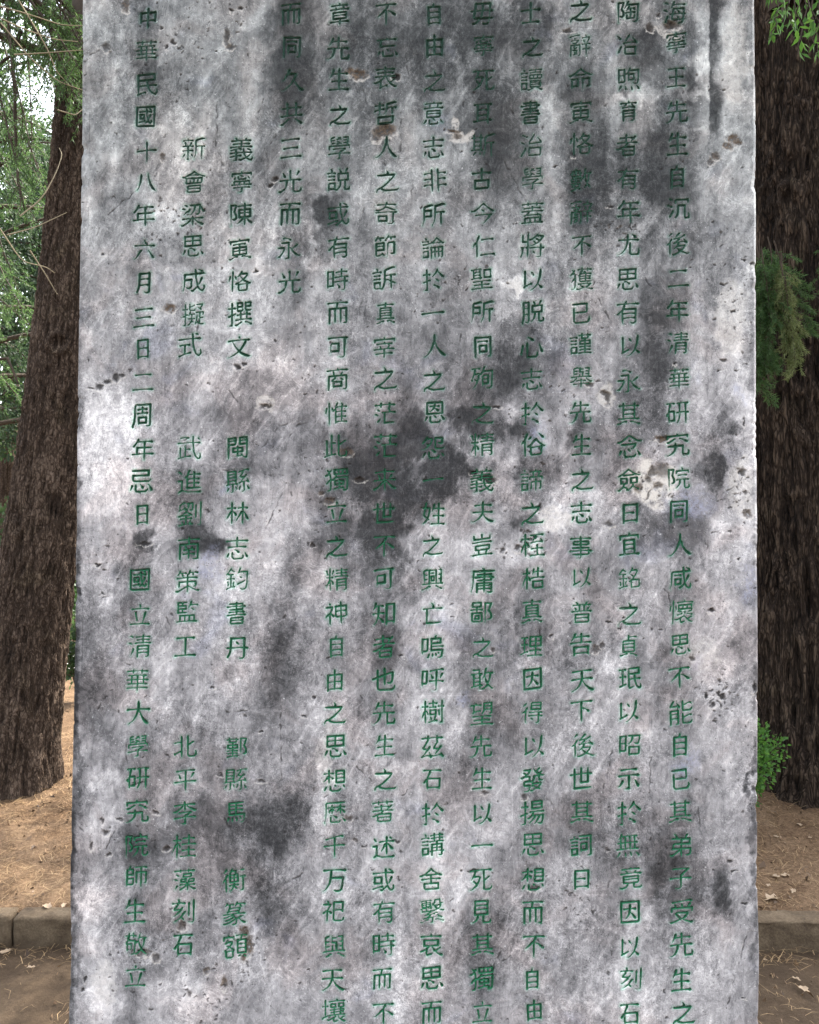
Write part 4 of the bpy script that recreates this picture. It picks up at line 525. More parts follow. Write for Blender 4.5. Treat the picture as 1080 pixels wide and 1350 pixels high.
# stains: photo x, y, half width, half height, change of tone, slant (px of x per px of y)
STAINS = [
 # grey run-off streaks and patches
 (193,40,24,70,-.22,0),(192,130,26,60,-.16,0),(225,95,40,28,-.10,0),
 (388,55,34,95,-.34,0),(384,120,38,55,-.30,0),(382,260,22,150,-.20,0),(384,350,24,50,-.12,0),(345,190,20,60,-.10,0),
 (450,60,34,70,-.16,0),(448,170,24,120,-.14,0),(512,35,48,60,-.22,0),(512,120,42,100,-.16,0),(470,80,60,70,-.10,0),
 (575,50,38,70,-.28,0),(610,30,60,40,-.16,0),(575,130,34,60,-.16,0),
 (640,60,30,60,-.34,0),(640,150,32,60,-.34,0),(655,200,40,50,-.18,0),(630,250,40,40,-.10,0),
 (695,35,36,40,-.34,0),(700,100,44,60,-.18,0),(690,200,40,70,-.14,0),(740,90,40,40,-.14,0),
 (768,180,32,100,-.24,0),(760,215,24,60,-.20,0),(800,250,60,50,-.20,0),(780,300,50,60,-.18,0),
 (835,80,26,70,-.16,0),(850,60,30,30,-.22,0),(840,220,50,36,-.20,0),(868,245,26,34,-.26,0),(845,170,40,40,-.12,0),
 (893,60,34,80,-.28,0),(897,150,36,40,-.26,0),(880,215,36,50,-.22,0),(893,300,40,60,-.20,0),
 (425,278,26,22,-.34,0),(424,318,14,26,-.36,0),(445,275,26,30,-.14,0),
 (866,335,28,20,-.22,0),(876,395,28,40,-.30,0),(870,450,30,40,-.26,0),(840,400,40,50,-.10,0),(830,470,50,60,-.12,0),(855,500,40,60,-.14,0),
 (640,500,40,46,-.24,0),(683,455,30,40,-.18,0),(700,500,40,50,-.14,0),(742,440,26,90,-.14,-.3),(700,400,30,40,-.08,0),
 
 
 (770,570,20,30,-.14,0),
 (570,600,120,80,-.13,0),(500,640,70,80,-.10,0),(475,590,50,40,-.18,0),(500,625,50,40,-.22,0),(415,580,50,24,-.14,0),(505,690,30,20,-.20,0),(520,650,40,30,-.18,0),(480,720,50,40,-.22,0),(440,705,24,34,-.26,0),
 (430,655,24,22,-.24,0),(520,740,24,50,-.16,0),
 (250,640,30,36,-.18,0),(262,712,30,26,-.30,0),(286,718,10,14,-.30,0),(188,716,16,12,-.34,0),(240,690,30,60,-.12,0),(175,755,26,40,-.16,-.3),
 (300,560,60,20,-.10,.2),(335,620,50,10,-.14,0),
 (372,800,18,80,-.24,0),(366,880,20,60,-.24,0),(350,930,26,60,-.16,0),(386,740,20,40,-.16,0),
 (285,1085,60,34,-.22,0),(372,1085,34,46,-.28,0),(350,1140,24,40,-.18,0),(260,1120,40,40,-.16,0),(360,1200,26,40,-.18,0),(310,1180,40,50,-.12,0),
 (190,1100,32,46,-.20,0),(160,1150,26,60,-.14,0),(190,1000,30,60,-.14,0),(130,930,40,40,-.12,0),(120,880,20,80,-.10,0),(175,800,30,60,-.12,0),
 (515,870,22,46,-.28,0),(500,830,26,40,-.16,0),(505,940,26,20,-.22,0),(528,800,24,40,-.12,0),
 (700,630,50,30,-.12,0),(715,600,40,30,-.10,0),(668,700,20,20,-.14,0),
 (650,970,40,50,-.16,0),(665,950,20,26,-.16,0),(600,1010,30,20,-.16,0),(740,1100,50,50,-.16,0),(800,1110,60,50,-.10,0),(700,1200,40,60,-.10,0),
 (885,1110,30,50,-.18,0),(890,1180,40,60,-.22,0),(860,1140,30,60,-.14,0),(955,1165,14,34,-.28,0),(948,1195,14,20,-.20,0),(925,1150,10,40,-.14,0),
 (640,1230,40,50,-.18,0),(625,1280,40,40,-.12,0),(480,1240,40,60,-.08,0),(740,1290,40,40,-.10,0),
 (800,610,50,40,-.14,0),(850,690,44,34,-.18,0),(890,700,30,40,-.18,0),(800,760,50,50,-.10,0),(830,560,50,40,-.14,0),(920,690,20,26,-.10,0),
 (938,618,18,20,-.40,0),(945,650,12,40,-.18,0),(968,565,9,12,-.34,0),(945,585,10,50,-.16,0),(940,380,10,60,-.12,0),
 (860,860,30,60,-.12,0),(880,960,40,60,-.10,0),(760,860,40,40,-.10,0),(700,800,30,50,-.12,0),(640,870,30,80,-.12,0),
 (994,905,5,30,-.34,0),(992,1010,5,40,-.34,0),(994,1080,6,70,-.26,0),(996,780,4,120,-.16,0),(997,1200,4,120,-.2,0),
 (97,1100,5,260,-.26,-.02),(100,760,3,200,-.2,0),
 (200,1240,40,60,-.10,0),(420,1240,50,50,-.06,0),(480,420,60,60,-.04,0),(560,460,50,60,-.10,0),(520,540,40,40,-.12,0),(590,380,60,60,-.04,0),
 # clean pale stone
 (965,90,24,90,.24,0),(965,240,30,40,.18,0),(975,330,26,50,.14,0),(970,420,22,50,.30,0),(968,500,24,50,.30,0),(985,560,16,60,.30,0),(985,660,14,60,.30,0),
 (955,620,10,40,.16,0),(960,720,30,50,.14,0),(925,40,9,60,.18,0),(930,85,12,24,.18,0),(925,165,30,5,.2,0),
 (852,126,32,9,.34,0),(820,130,16,8,.24,0),(908,121,26,8,.34,0),(915,77,20,12,.26,0),(870,60,14,14,.26,0),(858,36,30,12,.26,-.6),
 (140,590,34,70,.36,0),(150,660,30,50,.26,0),(125,500,22,60,.20,0),(135,740,30,50,.16,0),(150,545,36,30,.20,0),(118,640,14,90,.18,0),
 (135,1085,26,36,.22,0),(140,1025,26,14,.30,0),(120,1210,18,60,.20,0),(135,1300,30,46,.28,0),(130,1340,30,30,.2,0),(150,1180,20,30,.1,0),
 (145,205,26,12,.16,0),(155,235,24,14,.22,0),(230,185,26,20,.16,0),(205,300,24,26,.14,-.5),(225,270,20,30,.14,0),(130,330,16,60,.14,0),(140,60,40,60,.10,0),(280,60,60,60,.10,0),(330,150,40,50,.08,0),
 (305,350,46,60,.18,0),(230,400,40,60,.12,0),(300,470,50,40,.14,0),(340,420,40,60,.12,0),(440,410,50,40,.10,0),(420,480,50,30,.10,0),(540,360,40,60,.10,0),
 (480,270,18,26,.22,0),(610,330,40,40,.12,0),(680,370,16,9,.34,0),(660,380,26,30,.16,0),(720,320,14,40,.18,-.4),(740,60,30,30,.14,0),(720,130,14,50,.18,0),(665,100,22,20,.18,0),(730,200,20,60,.16,0),
 (715,570,20,26,.24,.3),(730,690,26,20,.30,0),(685,730,30,20,.22,0),(645,720,30,40,.16,0),(600,740,40,60,.16,0),(660,640,24,20,.16,0),
 (330,700,50,60,.18,0),(300,760,30,40,.14,0),(270,800,40,60,.12,0),(300,900,40,60,.12,0),(430,780,30,60,.12,0),(425,1040,14,60,.24,-.12),(440,950,40,60,.12,0),
 (505,990,30,40,.14,0),(520,1010,26,8,.2,-2.5),(570,830,40,40,.12,0),(560,940,40,60,.10,0),
 (585,1180,40,46,.22,0),(600,1130,40,40,.14,0),(470,1180,50,60,.12,0),(540,1290,50,50,.18,0),(250,1200,26,18,.20,0),(240,1330,60,40,.22,0),(330,1290,40,60,.12,0),
 (800,1310,70,50,.14,0),(900,1310,60,60,.12,0),(840,1200,12,70,.2,0),(822,1300,8,60,.3,0),(970,1270,24,60,.10,0),(980,1150,12,40,.14,0),
 (845,950,20,40,.22,0),(860,820,26,40,.14,0),(810,870,26,16,.20,0),(790,930,40,50,.10,0),(940,970,30,40,.10,0),(945,880,24,24,.18,0),(950,830,24,30,.14,0),(910,520,30,40,.14,0),
 (790,420,40,60,.10,0),(770,380,14,60,.16,-.4),(840,440,20,14,.18,0),(925,500,12,50,.12,0),(760,650,40,30,.10,0),(810,700,30,30,.14,0),(860,620,40,40,.2,0),
]
# hard edged dark stains: chains of photo points with a half width, and the change of tone
BANDS = [([(604,549,12),(630,556,17),(655,563,15),(668,566,9)],-.36),([(625,566,16),(618,578,9)],-.28),([(548,545,9),(553,575,20),(548,592,14)],-.34),([(556,580,16),(590,598,13),(622,618,8)],-.40),
 ([(566,618,10),(585,626,22),(600,622,16)],-.36),([(585,640,18),(560,655,14)],-.20),([(520,592,12),(490,604,14),(462,620,8)],-.18),([(530,560,10),(520,600,14)],-.14),
 ([(680,566,8),(698,564,14),(708,572,9)],-.36),([(757,548,6),(762,566,7),(757,586,4)],-.36),([(484,690,12),(510,694,16),(528,690,10)],-.32),([(478,704,8),(470,712,8)],-.22),([(500,715,14),(535,735,10)],-.16),
 ([(676,694,5),(686,689,9),(700,690,7)],-.34),([(600,565,4),(640,590,6),(680,615,6)],.16),([(640,520,20),(660,500,16)],-.10),([(690,470,10),(655,530,12)],-.12),([(545,645,10),(520,660,14)],-.14),
 ([(385,0,15),(386,90,15),(384,140,10)],-.16),([(641,0,13),(642,110,15),(648,190,12)],-.14),([(424,268,11),(432,284,14),(424,300,6),(423,322,9)],-.2),([(705,10,14),(735,30,6)],-.16),([(845,62,10),(870,48,6)],-.14),
 ([(860,235,16),(880,255,10)],-.14),([(897,95,10),(915,110,6)],-.12),([(372,1075,18),(360,1100,14)],-.14),([(310,1084,26),(270,1075,14)],-.12),([(190,1112,14),(165,1130,12)],-.12),([(250,720,9),(288,716,8)],-.2),([(180,714,6),(197,718,6)],-.2),
 ([(262,712,16),(280,720,8)],-.14),([(352,1160,8),(358,1200,10)],-.12),([(895,1150,12),(890,1200,10)],-.1),([(953,1155,8),(955,1185,8)],-.16)]
BLUES = [(715,572,14,22),(300,640,10,10),(975,520,12,12),(275,760,16,20),(915,665,34,22),(985,770,14,30),(905,1010,14,20),(610,920,12,12),(270,745,10,26)]
# pits: photo x, y, half width, half height, depth mm, brown
PITS = [(885,33,10,6,5,.6),(857,36,5,5,4,.4),(869,20,3,3,2,.2),(474,98,9,6,3,1),(462,94,5,4,2,1),(522,102,5,4,4,.3),(508,171,12,8,4,.9),(497,178,6,7,3,.7),(603,180,6,4,4,.6),(598,173,8,3,2,.9),
 (860,622,6,7,4,.3),(855,632,5,6,4,.4),(868,640,8,4,3,.6),(842,644,5,7,2,.8),(873,620,10,10,1.5,.5),(800,524,4,9,4,.3),(797,518,5,3,3,.3),(873,578,11,3.5,4,1),(350,535,9,3.5,4,.2),(313,484,4,4,3,0),(322,480,4,3,2,0),
 (474,632,7,3,3,.3),(640,628,12,4,4,.2),(646,633,9,4,4,.1),(626,622,6,3,3,.1),(682,722,5,5,3,.2),(662,725,3,4,2,.1),(978,622,6,5,5,.3),(985,677,6,5,4,.8),(983,650,3,3,2,.3),(938,805,5,3,4,0),(974,738,3,2,2,0),
 (932,917,3,3,3,0),(948,914,4,4,3,0),(952,918,3,4,3,0),(940,930,3,3,2,0),(950,930,2,3,2,0),(994,905,3,8,3,0),(322,1228,6,8,3,1),(328,1246,5,12,3,1),(322,1262,4,6,2,1),(295,1295,4,8,1.5,.9),(205,1071,5,3,4,.3),(220,1119,4,4,4,.3),
 (121,1115,3,5,3,.1),(134,1081,2,4,3,.2),(139,1098,6,4,3,.2),(144,1127,4,3,3,.3),(157,1080,6,2,2,.1),(625,1148,6,3,3,.3),(608,1148,3,2,3,.1),(344,1030,6,2.5,3,.2),(346,965,3,2,3,0),(413,918,3,2,2,0),(412,718,3,3,3,.3),
 (214,207,4,5,2,.6),(223,405,7,5,2.5,1),(338,356,4,3,4,0),(362,235,5,4,3,.3),(357,244,3,3,3,.1),(305,13,3,3,3,.1),(316,11,3,3,3,.1),(300,45,4,6,2,.4),(303,62,5,4,2,.4),(140,62,5,6,2,.3),(166,8,4,8,1.5,.8),(299,50,4,8,2,.4),
 (213,36,3,3,3,.2),(229,55,3,3,3,.1),(220,62,2,4,2,0),(966,182,8,5,2,.9),(960,192,6,4,2,.9),(973,188,6,3,2,.9),(944,206,6,4,1.5,.7),(937,213,4,4,1.5,.7),(954,120,3,1.5,3,0),(955,475,5,2.5,2.5,.2),(971,488,3,1.5,2,0),(949,488,4,1.5,2,0),
 (953,374,2.5,2,3,0),(964,381,2,2,3,0),(942,420,2.5,2.5,3,0),(966,410,3,2,2,0),(981,344,3,2,2,0),(993,347,3,3,2,.1),(980,556,2,6,2,0),(890,480,3,2,2,0),(748,40,8,3,3,.3),(755,204,3,3,1,0),(733,220,4,1.5,2,0),(805,272,4,2,2,.1),
 (778,507,5,2.5,2.5,.5),(789,503,4,2,2,.3),(655,536,6,2.5,3,.1),(712,668,3,5,2,.1),(705,708,4,2,2,.1),(727,838,3,3,2,0),(860,830,2,1.5,2,0),(872,831,2,1.5,2,0),(802,820,4,1.5,2,0),(822,815,3,1.5,2,0),(849,842,2,2,2,0),(650,856,4,3,1.5,.4),
 (192,716,9,3,2,0),(130,745,4,2,2,0),(155,764,2.5,2.5,2,0),(128,745,3,2,2,0),(135,783,3,2,2,0),(120,512,6,2,1,0),(131,509,6,4,1,0),(141,503,7,3,1,0),(152,497,5,5,1,0),(160,495,5,3,1,0),(135,335,3,2,2,0),(109,1305,2,4,3,0),(113,1290,2,5,2,0),
 (800,1120,3,2,1.5,.2),(980,1316,3,2,3,0),(962,1136,4,1.5,2,0),(968,1148,4,2,1.5,0),(981,1192,4,1.5,2,0),(912,868,4,4,2,.2),(785,855,5,6,1.5,.5),(793,850,4,4,1.5,.3),(803,690,6,4,1.5,.2),(435,660,6,5,2,.8),(424,650,4,3,2,.6),(455,595,8,5,1.5,.7),
 (459,1080,5,4,2,.5),(468,1108,4,2,1.5,.5),(690,1050,4,4,1.5,.3),(705,1170,6,4,1.5,.5),(640,1046,6,2,1.5,.3),(190,1255,9,5,1.5,.5),(205,1262,5,5,1.5,.4),(240,1220,5,6,1.5,.6),(272,1280,4,4,1.5,.7),(250,1310,3,4,1.5,.5)]
CRACKS = [[(660,205),(670,222),(682,246),(693,266)],[(788,390),(797,412),(806,424),(813,430)],[(986,1230),(975,1270),(960,1324)],[(986,1230),(996,1229)],[(720,62),(724,68)],
 [(372,592),(392,560),(408,556)],[(335,622),(360,628),(390,624)],[(283,512),(300,512),(312,530)],[(345,592),(365,565),(378,560)],[(350,700),(372,650)],[(371,930),(370,1020),(368,1030)],[(395,1040),(388,1060)],
 [(545,235),(542,260),(545,272)],[(480,118),(482,140)],[(286,130),(284,190),(296,225)],[(348,130),(340,148)],[(356,190),(364,176)],[(352,205),(349,195)],[(535,75),(541,100)],[(528,148),(527,210)],[(487,260),(475,290)],
 [(123,318),(140,285),(180,250)],[(112,80),(140,58)],[(865,640),(850,660),(835,675)],[(960,320),(930,336)],[(640,470),(655,450)],[(608,440),(606,455)],[(300,940),(330,935)],[(808,985),(796,1040)],[(858,1000),(856,1050)],
 [(655,1200),(658,1215)],[(640,1310),(662,1250)],[(605,1230),(607,1260)],[(104,1090),(120,1110)],[(139,1120),(160,1075)],[(720,1050),(735,1075)],[(830,300),(842,275)],[(625,360),(634,345)],[(470,1010),(490,1030)],[(380,1165),(400,1150)]]

def build_stele():
    root = empty('stone_stele', ((XL + XR) / 2, SY + TH / 2, 0), 'tall weathered grey marble stele carved with columns of green Chinese characters', 'stele')
    step = 0.00096; nf = int((XR - XL) / step); BV = 0.0035
    # ring of columns: back edge, left side, bevel, face, bevel, right side
    fx = np.linspace(XL + BV, XR - BV, nf)
    a = np.linspace(0, math.pi / 2, 6)[:-1]
    lx = XL + BV - BV * np.cos(a); ly = BV - BV * np.sin(a)
    sy_ = np.linspace(TH, BV, 14)[:-1]
    cx = np.r_[np.full(13, XL), lx, fx, (XR + XL - lx)[::-1], np.full(13, XR)]
    cy = np.r_[sy_, ly, np.zeros(nf), ly[::-1], sy_[::-1]]
    nfc = len(cx)
    rows = np.r_[np.linspace(Z0, ZA, 30)[:-1], np.arange(ZA, ZB, step), np.linspace(ZB, Z1, 26)]
    nu, nv = nfc, len(rows)
    X, Z = np.meshgrid(cx, rows); Yc = np.broadcast_to(cy, X.shape).copy()
    U, Vp = face_px(X, Z)
    face = np.zeros(nu, bool); face[18:18 + nf] = True
    # warped photo-space coordinates for natural outlines
    wu = U + 9 * fbm(U / 45, Vp / 45, 11, 3) + 7 * fbm(U / 13, Vp / 13, 21, 4, .65); wv = Vp + 11 * fbm(U / 45, Vp / 50, 31, 3) + 9 * fbm(U / 12, Vp / 16, 41, 4, .65)
    tone = (0.505 + .035 * np.clip((Vp - 250) / 400, -1, 1)).astype(np.float32)
    def window(u, v, ru, rv):
        r0 = np.searchsorted(-Vp[:, nu // 2], -(v + rv)), np.searchsorted(-Vp[:, nu // 2], -(v - rv))
        c0 = np.searchsorted(U[nv // 2], u - ru - 12), np.searchsorted(U[nv // 2], u + ru + 12)
        return slice(max(0, r0[0] - 8), r0[1] + 8), slice(c0[0], c0[1])
    for (u, v, ru, rv, d, sl_) in STAINS:
        w = window(u, v, ru * 2 + 40 + abs(sl_) * rv * 2, rv * 2 + 40)
        dv = (wv[w] - v) / rv; du = (wu[w] - u - sl_ * (wv[w] - v)) / ru
        q = np.sqrt(du * du + dv * dv)
        sf = .55 if d < -.29 else .9; k = np.clip((1 + sf * .5 - q) / sf, 0, 1); k = k * k * (3 - 2 * k)
        tone[w] += d * ((0.64 if v < 340 else 0.74) if d < 0 else .70) * k
    for chain, d in BANDS:
        P = np.array(chain, float); c = (P[:, :2].min(0) + P[:, :2].max(0)) / 2; e = (P[:, :2].max(0) - P[:, :2].min(0)) / 2 + P[:, 2].max() + 34
        w = window(c[0], c[1], e[0], e[1]); sdm = np.full(U[w].shape, 99.0)
        au, av = U[w] + .75 * (wu[w] - U[w]), Vp[w] + .75 * (wv[w] - Vp[w])
        for (x0, y0, r0), (x1, y1, r1) in zip(P[:-1], P[1:]):
            dx, dy = x1 - x0, y1 - y0; t = np.clip(((au - x0) * dx + (av - y0) * dy) / (dx * dx + dy * dy + 1e-9), 0, 1)
            sdm = np.minimum(sdm, np.hypot(au - x0 - t * dx, av - y0 - t * dy) - (r0 + (r1 - r0) * t))
        k = np.clip((6.5 - sdm) / 13, 0, 1); tone[w] += d * .9 * k * k * (3 - 2 * k)
    # the sharp left edge of the run-off at the top right
    dx_ = U - 935 - .8 * fbm(U / 6, Vp / 6, 77, 2); run = np.clip(dx_ / 1.2, 0, 1) * np.clip(1 - (dx_ - 9 * (1 + .9 * fbm(Vp / 34, U * 0, 79, 3))) / 9, 0, 1) * np.clip((192 - wv) / 50, 0, 1); tone -= .46 * run; tone += .08 * np.clip((-dx_) / 2, 0, 1) * np.clip((22 + dx_) / 14, 0, 1) * np.clip((185 - Vp) / 20, 0, 1)
    tone += 0.075 * fbm(wu / 62, wv / 110, 51, 4) + 0.085 * fbm(wu / 22, wv / 30, 61, 5, .62)
    rg = 1 - np.abs(fbm((U + .62 * Vp + 5 * fbm(U / 40, Vp / 40, 73, 2)) / 17, (Vp - .62 * U) / 120, 75, 3)) * 2.6
    tone += .13 * np.clip(rg, 0, 1) ** 2 * np.clip(fbm(U / 110, Vp / 110, 77, 2) * 2.2 + .25, 0, 1)          # pale slanting veins
    tone += 0.07 * fbm((U + .6 * Vp) / 16, (Vp - .6 * U) / 70, 71, 4)
    tone += (.05 + .05 * np.clip((700 - Vp) / 500, 0, 1)) * np.clip(fbm((U + 3 * fbm(U / 30, Vp / 30, 83, 2)) / 15, Vp / 190, 81, 3), -1, 1)          # faint vertical run-off
    tone = np.clip(tone, 0.10, None)
    tone = np.where(tone > .80, .80 + (tone - .80) * .5, tone)
    cool = np.clip((560 - Vp) / 400, 0, 1) * .9
    blue = np.zeros_like(tone); cream = np.zeros_like(tone); brown = np.zeros_like(tone); pit = np.zeros_like(tone); H = np.zeros_like(tone)
    for (u, v, ru, rv) in BLUES:
        w = window(u, v, ru * 2 + 20, rv * 2 + 20); q = np.hypot((wu[w] - u) / ru, (wv[w] - v) / rv); blue[w] = np.maximum(blue[w], .55 * np.clip((1.3 - q), 0, 1))
    for (u, v, ru, rv, a_) in ((860, 632, 34, 26, .9), (798, 522, 12, 20, .5), (606, 180, 14, 10, .6), (874, 42, 20, 6, .5), (350, 538, 12, 5, .5), (978, 640, 18, 40, .4), (968, 420, 20, 50, .35), (430, 1000, 12, 50, .25), (135, 1300, 20, 30, .3), (970, 70, 20, 60, .3), (930, 865, 24, 20, .3), (680, 372, 14, 7, .4), (730, 692, 22, 16, .45), (505, 270, 10, 20, .2)):
        w = window(u, v, ru * 2 + 20, rv * 2 + 20); q = np.hypot((wu[w] - u) / ru, (wv[w] - v) / rv)
        cream[w] = np.maximum(cream[w], a_ * np.clip((1.15 - q) / .35, 0, 1)); H[w] -= .0005 * a_ * np.clip((1.1 - q) / .2, 0, 1)
    # crisp warp for pits
    pu = U + 2.2 * fbm(U / 5, Vp / 5, 91, 3); pv = Vp + 2.2 * fbm(U / 5, Vp / 5, 95, 3)
    rr = np.random.default_rng(5)
    pits = list(PITS)
    for k in range(620):
        u, v = rr.uniform(105, 995), rr.uniform(3, 1348); r = rr.uniform(.8, 1.7) * (1.5 if rr.random() < .12 else 1)
        pits.append((u, v, r * rr.uniform(.8, 1.6), r, rr.uniform(.8, 2.0), .2 if rr.random() < .15 else 0))
    for (cu, cv, su, sv, n) in ((978, 645, 10, 30, 40), (975, 380, 16, 40, 36), (945, 922, 16, 14, 40), (855, 632, 22, 20, 26), (300, 30, 16, 30, 26), (235, 60, 30, 40, 30), (820, 300, 20, 8, 26), (215, 290, 18, 20, 30), (280, 320, 16, 30, 20), (190, 1258, 16, 10, 24), (330, 1240, 8, 24, 20), (265, 1310, 30, 30, 30), (240, 1220, 12, 12, 16), (760, 1180, 16, 20, 24), (430, 660, 14, 30, 24), (690, 705, 20, 20, 26), (640, 380, 40, 30, 24), (420, 480, 50, 60, 30), (730, 560, 30, 50, 26)):
        for k in range(n):
            u, v = rr.normal(cu, su), rr.normal(cv, sv); r = rr.uniform(.8, 2.0); pits.append((u, v, r * rr.uniform(.8, 1.5), r, rr.uniform(.8, 2.2), .35 if rr.random() < .25 else 0))
    for (u, v, ru, rv, dep, br) in pits:
        w = window(u, v, ru * 2 + 6, rv * 2 + 6)
        q = np.hypot((pu[w] - u) / ru, (pv[w] - v) / rv); k = np.clip((1.15 - q) / .5, 0, 1)
        H[w] -= dep * .001 * np.clip(1.15 - q, 0, 1)
        small = max(ru, rv) < 3
        pit[w] = np.maximum(pit[w], k * (.75 if small else .9) * (1 - .75 * br))
        if br: brown[w] = np.maximum(brown[w], br * np.clip((1.45 - q) / .7, 0, 1) * .9)
        if not small:                                    # pale rim below the hole
            rim = np.clip(1 - abs(q - 1.45) / .3, 0, 1) * np.clip((pv[w] - v) / rv, 0, 1); cream[w] = np.maximum(cream[w], .7 * rim)
    cracks = list(CRACKS)
    for k in range(46):
        u, v = rr.uniform(110, 990), rr.uniform(10, 1340); an = rr.choice([rr.normal(1.9, .25), rr.normal(.5, .3)]); l = rr.uniform(6, 26)
        cracks.append([(u, v), (u + l * math.cos(an) * .5 + rr.normal(0, 1.5), v - l * math.sin(an) * .5), (u + l * math.cos(an), v - l * math.sin(an))])
    cku = U + 2.0 * fbm(U / 9, Vp / 9, 101, 3); ckv = Vp + 2.0 * fbm(U / 9, Vp / 9, 105, 3)
    for pl in cracks:
        P = np.array(pl, float); c = P.mean(0); e = np.abs(P - c).max(0) + 6
        w = window(c[0], c[1], e[0], e[1]); dm = np.full(U[w].shape, 99.0)
        for (x0, y0), (x1, y1) in zip(P[:-1], P[1:]):
            dx, dy = x1 - x0, y1 - y0; t = np.clip(((cku[w] - x0) * dx + (ckv[w] - y0) * dy) / (dx * dx + dy * dy + 1e-9), 0, 1)
            dm = np.minimum(dm, np.hypot(cku[w] - x0 - t * dx, ckv[w] - y0 - t * dy))
        k = np.clip(1.25 - dm / 1.1, 0, 1) * np.clip(.55 + fbm(U[w] / 7, Vp[w] / 7, 111, 2), 0, 1)
        pit[w] = np.maximum(pit[w], .8 * k); H[w] -= .0009 * k
    # faint ruled guide lines cut between the characters
    line = np.zeros_like(tone)
    for k in range(32):
        y = -6 + 43.95 * k; line = np.maximum(line, np.clip(1 - abs(Vp - y - (572 - U) * .004) / .8, 0, 1) * (.5 + .5 * (fbm(U / 70 + k * 3.7, Vp / 400, 121, 2) > .05)) * (fbm(U / 55 + k * 5.1, Vp / 300, 131, 2) > .12))
    for (_, _, xa, xb, _) in COLUMNS:
        for s_ in (-27, 27):
            xx = xa + s_ + (xb - xa) * Vp / 1300
            line = np.maximum(line, np.clip(1 - abs(U - xx) / .8, 0, 1) * (fbm(U / 300 + xa + s_, Vp / 50, 141, 2) > .30) * .8)
    line *= ((U > 140) & (U < 925))
    tone += .085 * line; H -= .00018 * line
    # ---- characters: sink the face under them, and one mesh of painted grooves per column
    tint = np.zeros_like(tone); U0 = U; cols = []
    r2 = np.random.default_rng(3)
    for ci, (first, text, xa, xb, ya) in enumerate(COLUMNS):
        VV, QQ, HG, DP = [], [], [], []; nb = 0; start = 0
        for k, ch in enumerate(text + '　'):
            if ch == '　':
                if VV: cols.append((text[start:k], np.concatenate(VV), np.concatenate(QQ), np.concatenate(HG), np.concatenate(DP)))
                VV, QQ, HG, DP = [], [], [], []; nb = 0; start = k + 1; continue
            row = first + k; py = ya + row * (1337 - ya - (3 if ci == 11 else 0)) / 30.06; px = xa + (xb - xa) * py / 1300
            py += r2.normal(0, 1.2); px += r2.normal(0, .9)
            c = at_y(px, py, SY); em = 0.0352 * r2.normal(1, .035)
            if ch in '一二三': em *= 1.0
            segs = brush(ch, .085 + r2.normal(0, .02), r2.normal(0, .018), r2.normal(1, .08))
            # face mesh below
            i0, i1 = np.searchsorted(rows, [c.z - em * .62, c.z + em * .62]); j0, j1 = 18 + np.searchsorted(fx, [c.x - em * .62, c.x + em * .62])
            Xl = (X[i0:i1, j0:j1] - c.x) / em + .5; Zl = (Z[i0:i1, j0:j1] - c.z) / em + .5
            sd = seg_sdf(segs, Xl, Zl) * em
            dep = np.clip(-sd * 1.7, 0, .0030)
            H[i0:i1, j0:j1] -= np.where(sd < -.0002, dep + .0007, 0) + np.where(sd >= -.0002, np.clip(.0011 - sd, 0, .0011) * .8, 0)
            tone[i0:i1, j0:j1] += .10 * np.clip(1 - np.abs(sd - .0008) / .0012, 0, 1)  # paler rim painted round each stroke, standing in for light on its edges
            tint[i0:i1, j0:j1] = np.maximum(tint[i0:i1, j0:j1], .75 * np.clip(1 - sd / .0042, 0, 1))
            # painted groove
            n = 74; g = np.linspace(-.1, 1.1, n); GX, GY = np.meshgrid(g, g)
            s2 = seg_sdf(segs, GX, GY)
            s2 = s2 + .006 * fbm((GX + k * 9.7 + ci * 31) * 9, GY * 9, 151, 2)      # hand-cut, slightly ragged edge
            gy, gx = np.gradient(s2, g[1] - g[0]); gl = np.hypot(gx, gy) + 1e-6
            ins = s2 < 0
            cell = ins[:-1, :-1] | ins[1:, :-1] | ins[:-1, 1:] | ins[1:, 1:]
            out = (s2 > 0); PXx = np.where(out, GX - s2 * gx / gl ** 2 * np.clip(gl, .3, 1), GX); PYy = np.where(out, GY - s2 * gy / gl ** 2 * np.clip(gl, .3, 1), GY)
            sv = np.where(out, 0, s2)
            d = np.clip(-sv * em * 1.7, 0, .0030)
            gxx, gzz = c.x + (PXx - .5) * em, c.z + (PYy - .5) * em; gu, gv = face_px(gxx, gzz)
            V3 = np.stack([gxx, SY + .0001 + d - .0006 * fbm(gu / 90, gv / 90, 181, 3), gzz], -1).reshape(-1, 3)
            ci_, cj_ = np.nonzero(cell); q = np.stack([ci_ * n + cj_, ci_ * n + cj_ + 1, (ci_ + 1) * n + cj_ + 1, (ci_ + 1) * n + cj_], 1)
            used = np.unique(q); rem = np.full(n * n, -1); rem[used] = np.arange(len(used))
            VV.append(V3[used]); QQ.append(rem[q] + nb); nb += len(used)
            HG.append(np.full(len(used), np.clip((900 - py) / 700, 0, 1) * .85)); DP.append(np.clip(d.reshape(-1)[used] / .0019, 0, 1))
    fm = np.where(face[None, :], 1.0, 0.0)
    # worn, nibbled edges
    edge = np.exp(-((U - U[:, [18]]) / 4) ** 2) + np.exp(-((U - U[:, [17 + nf]]) / 4) ** 2)
    nib = np.clip(fbm(Vp / 22, U / 60, 161, 4) - .25, 0, 1)
    wob = .0016 * fbm(Vp / 160, U * 0, 171, 4)
    X = X + (wob - .006 * nib * edge * np.sign(X - (XL + XR) / 2)) * np.where((np.abs(X - XL) < .012) | (np.abs(X - XR) < .012), 1, 0)
    H += .0006 * fbm(U / 90, Vp / 90, 181, 3) * fm
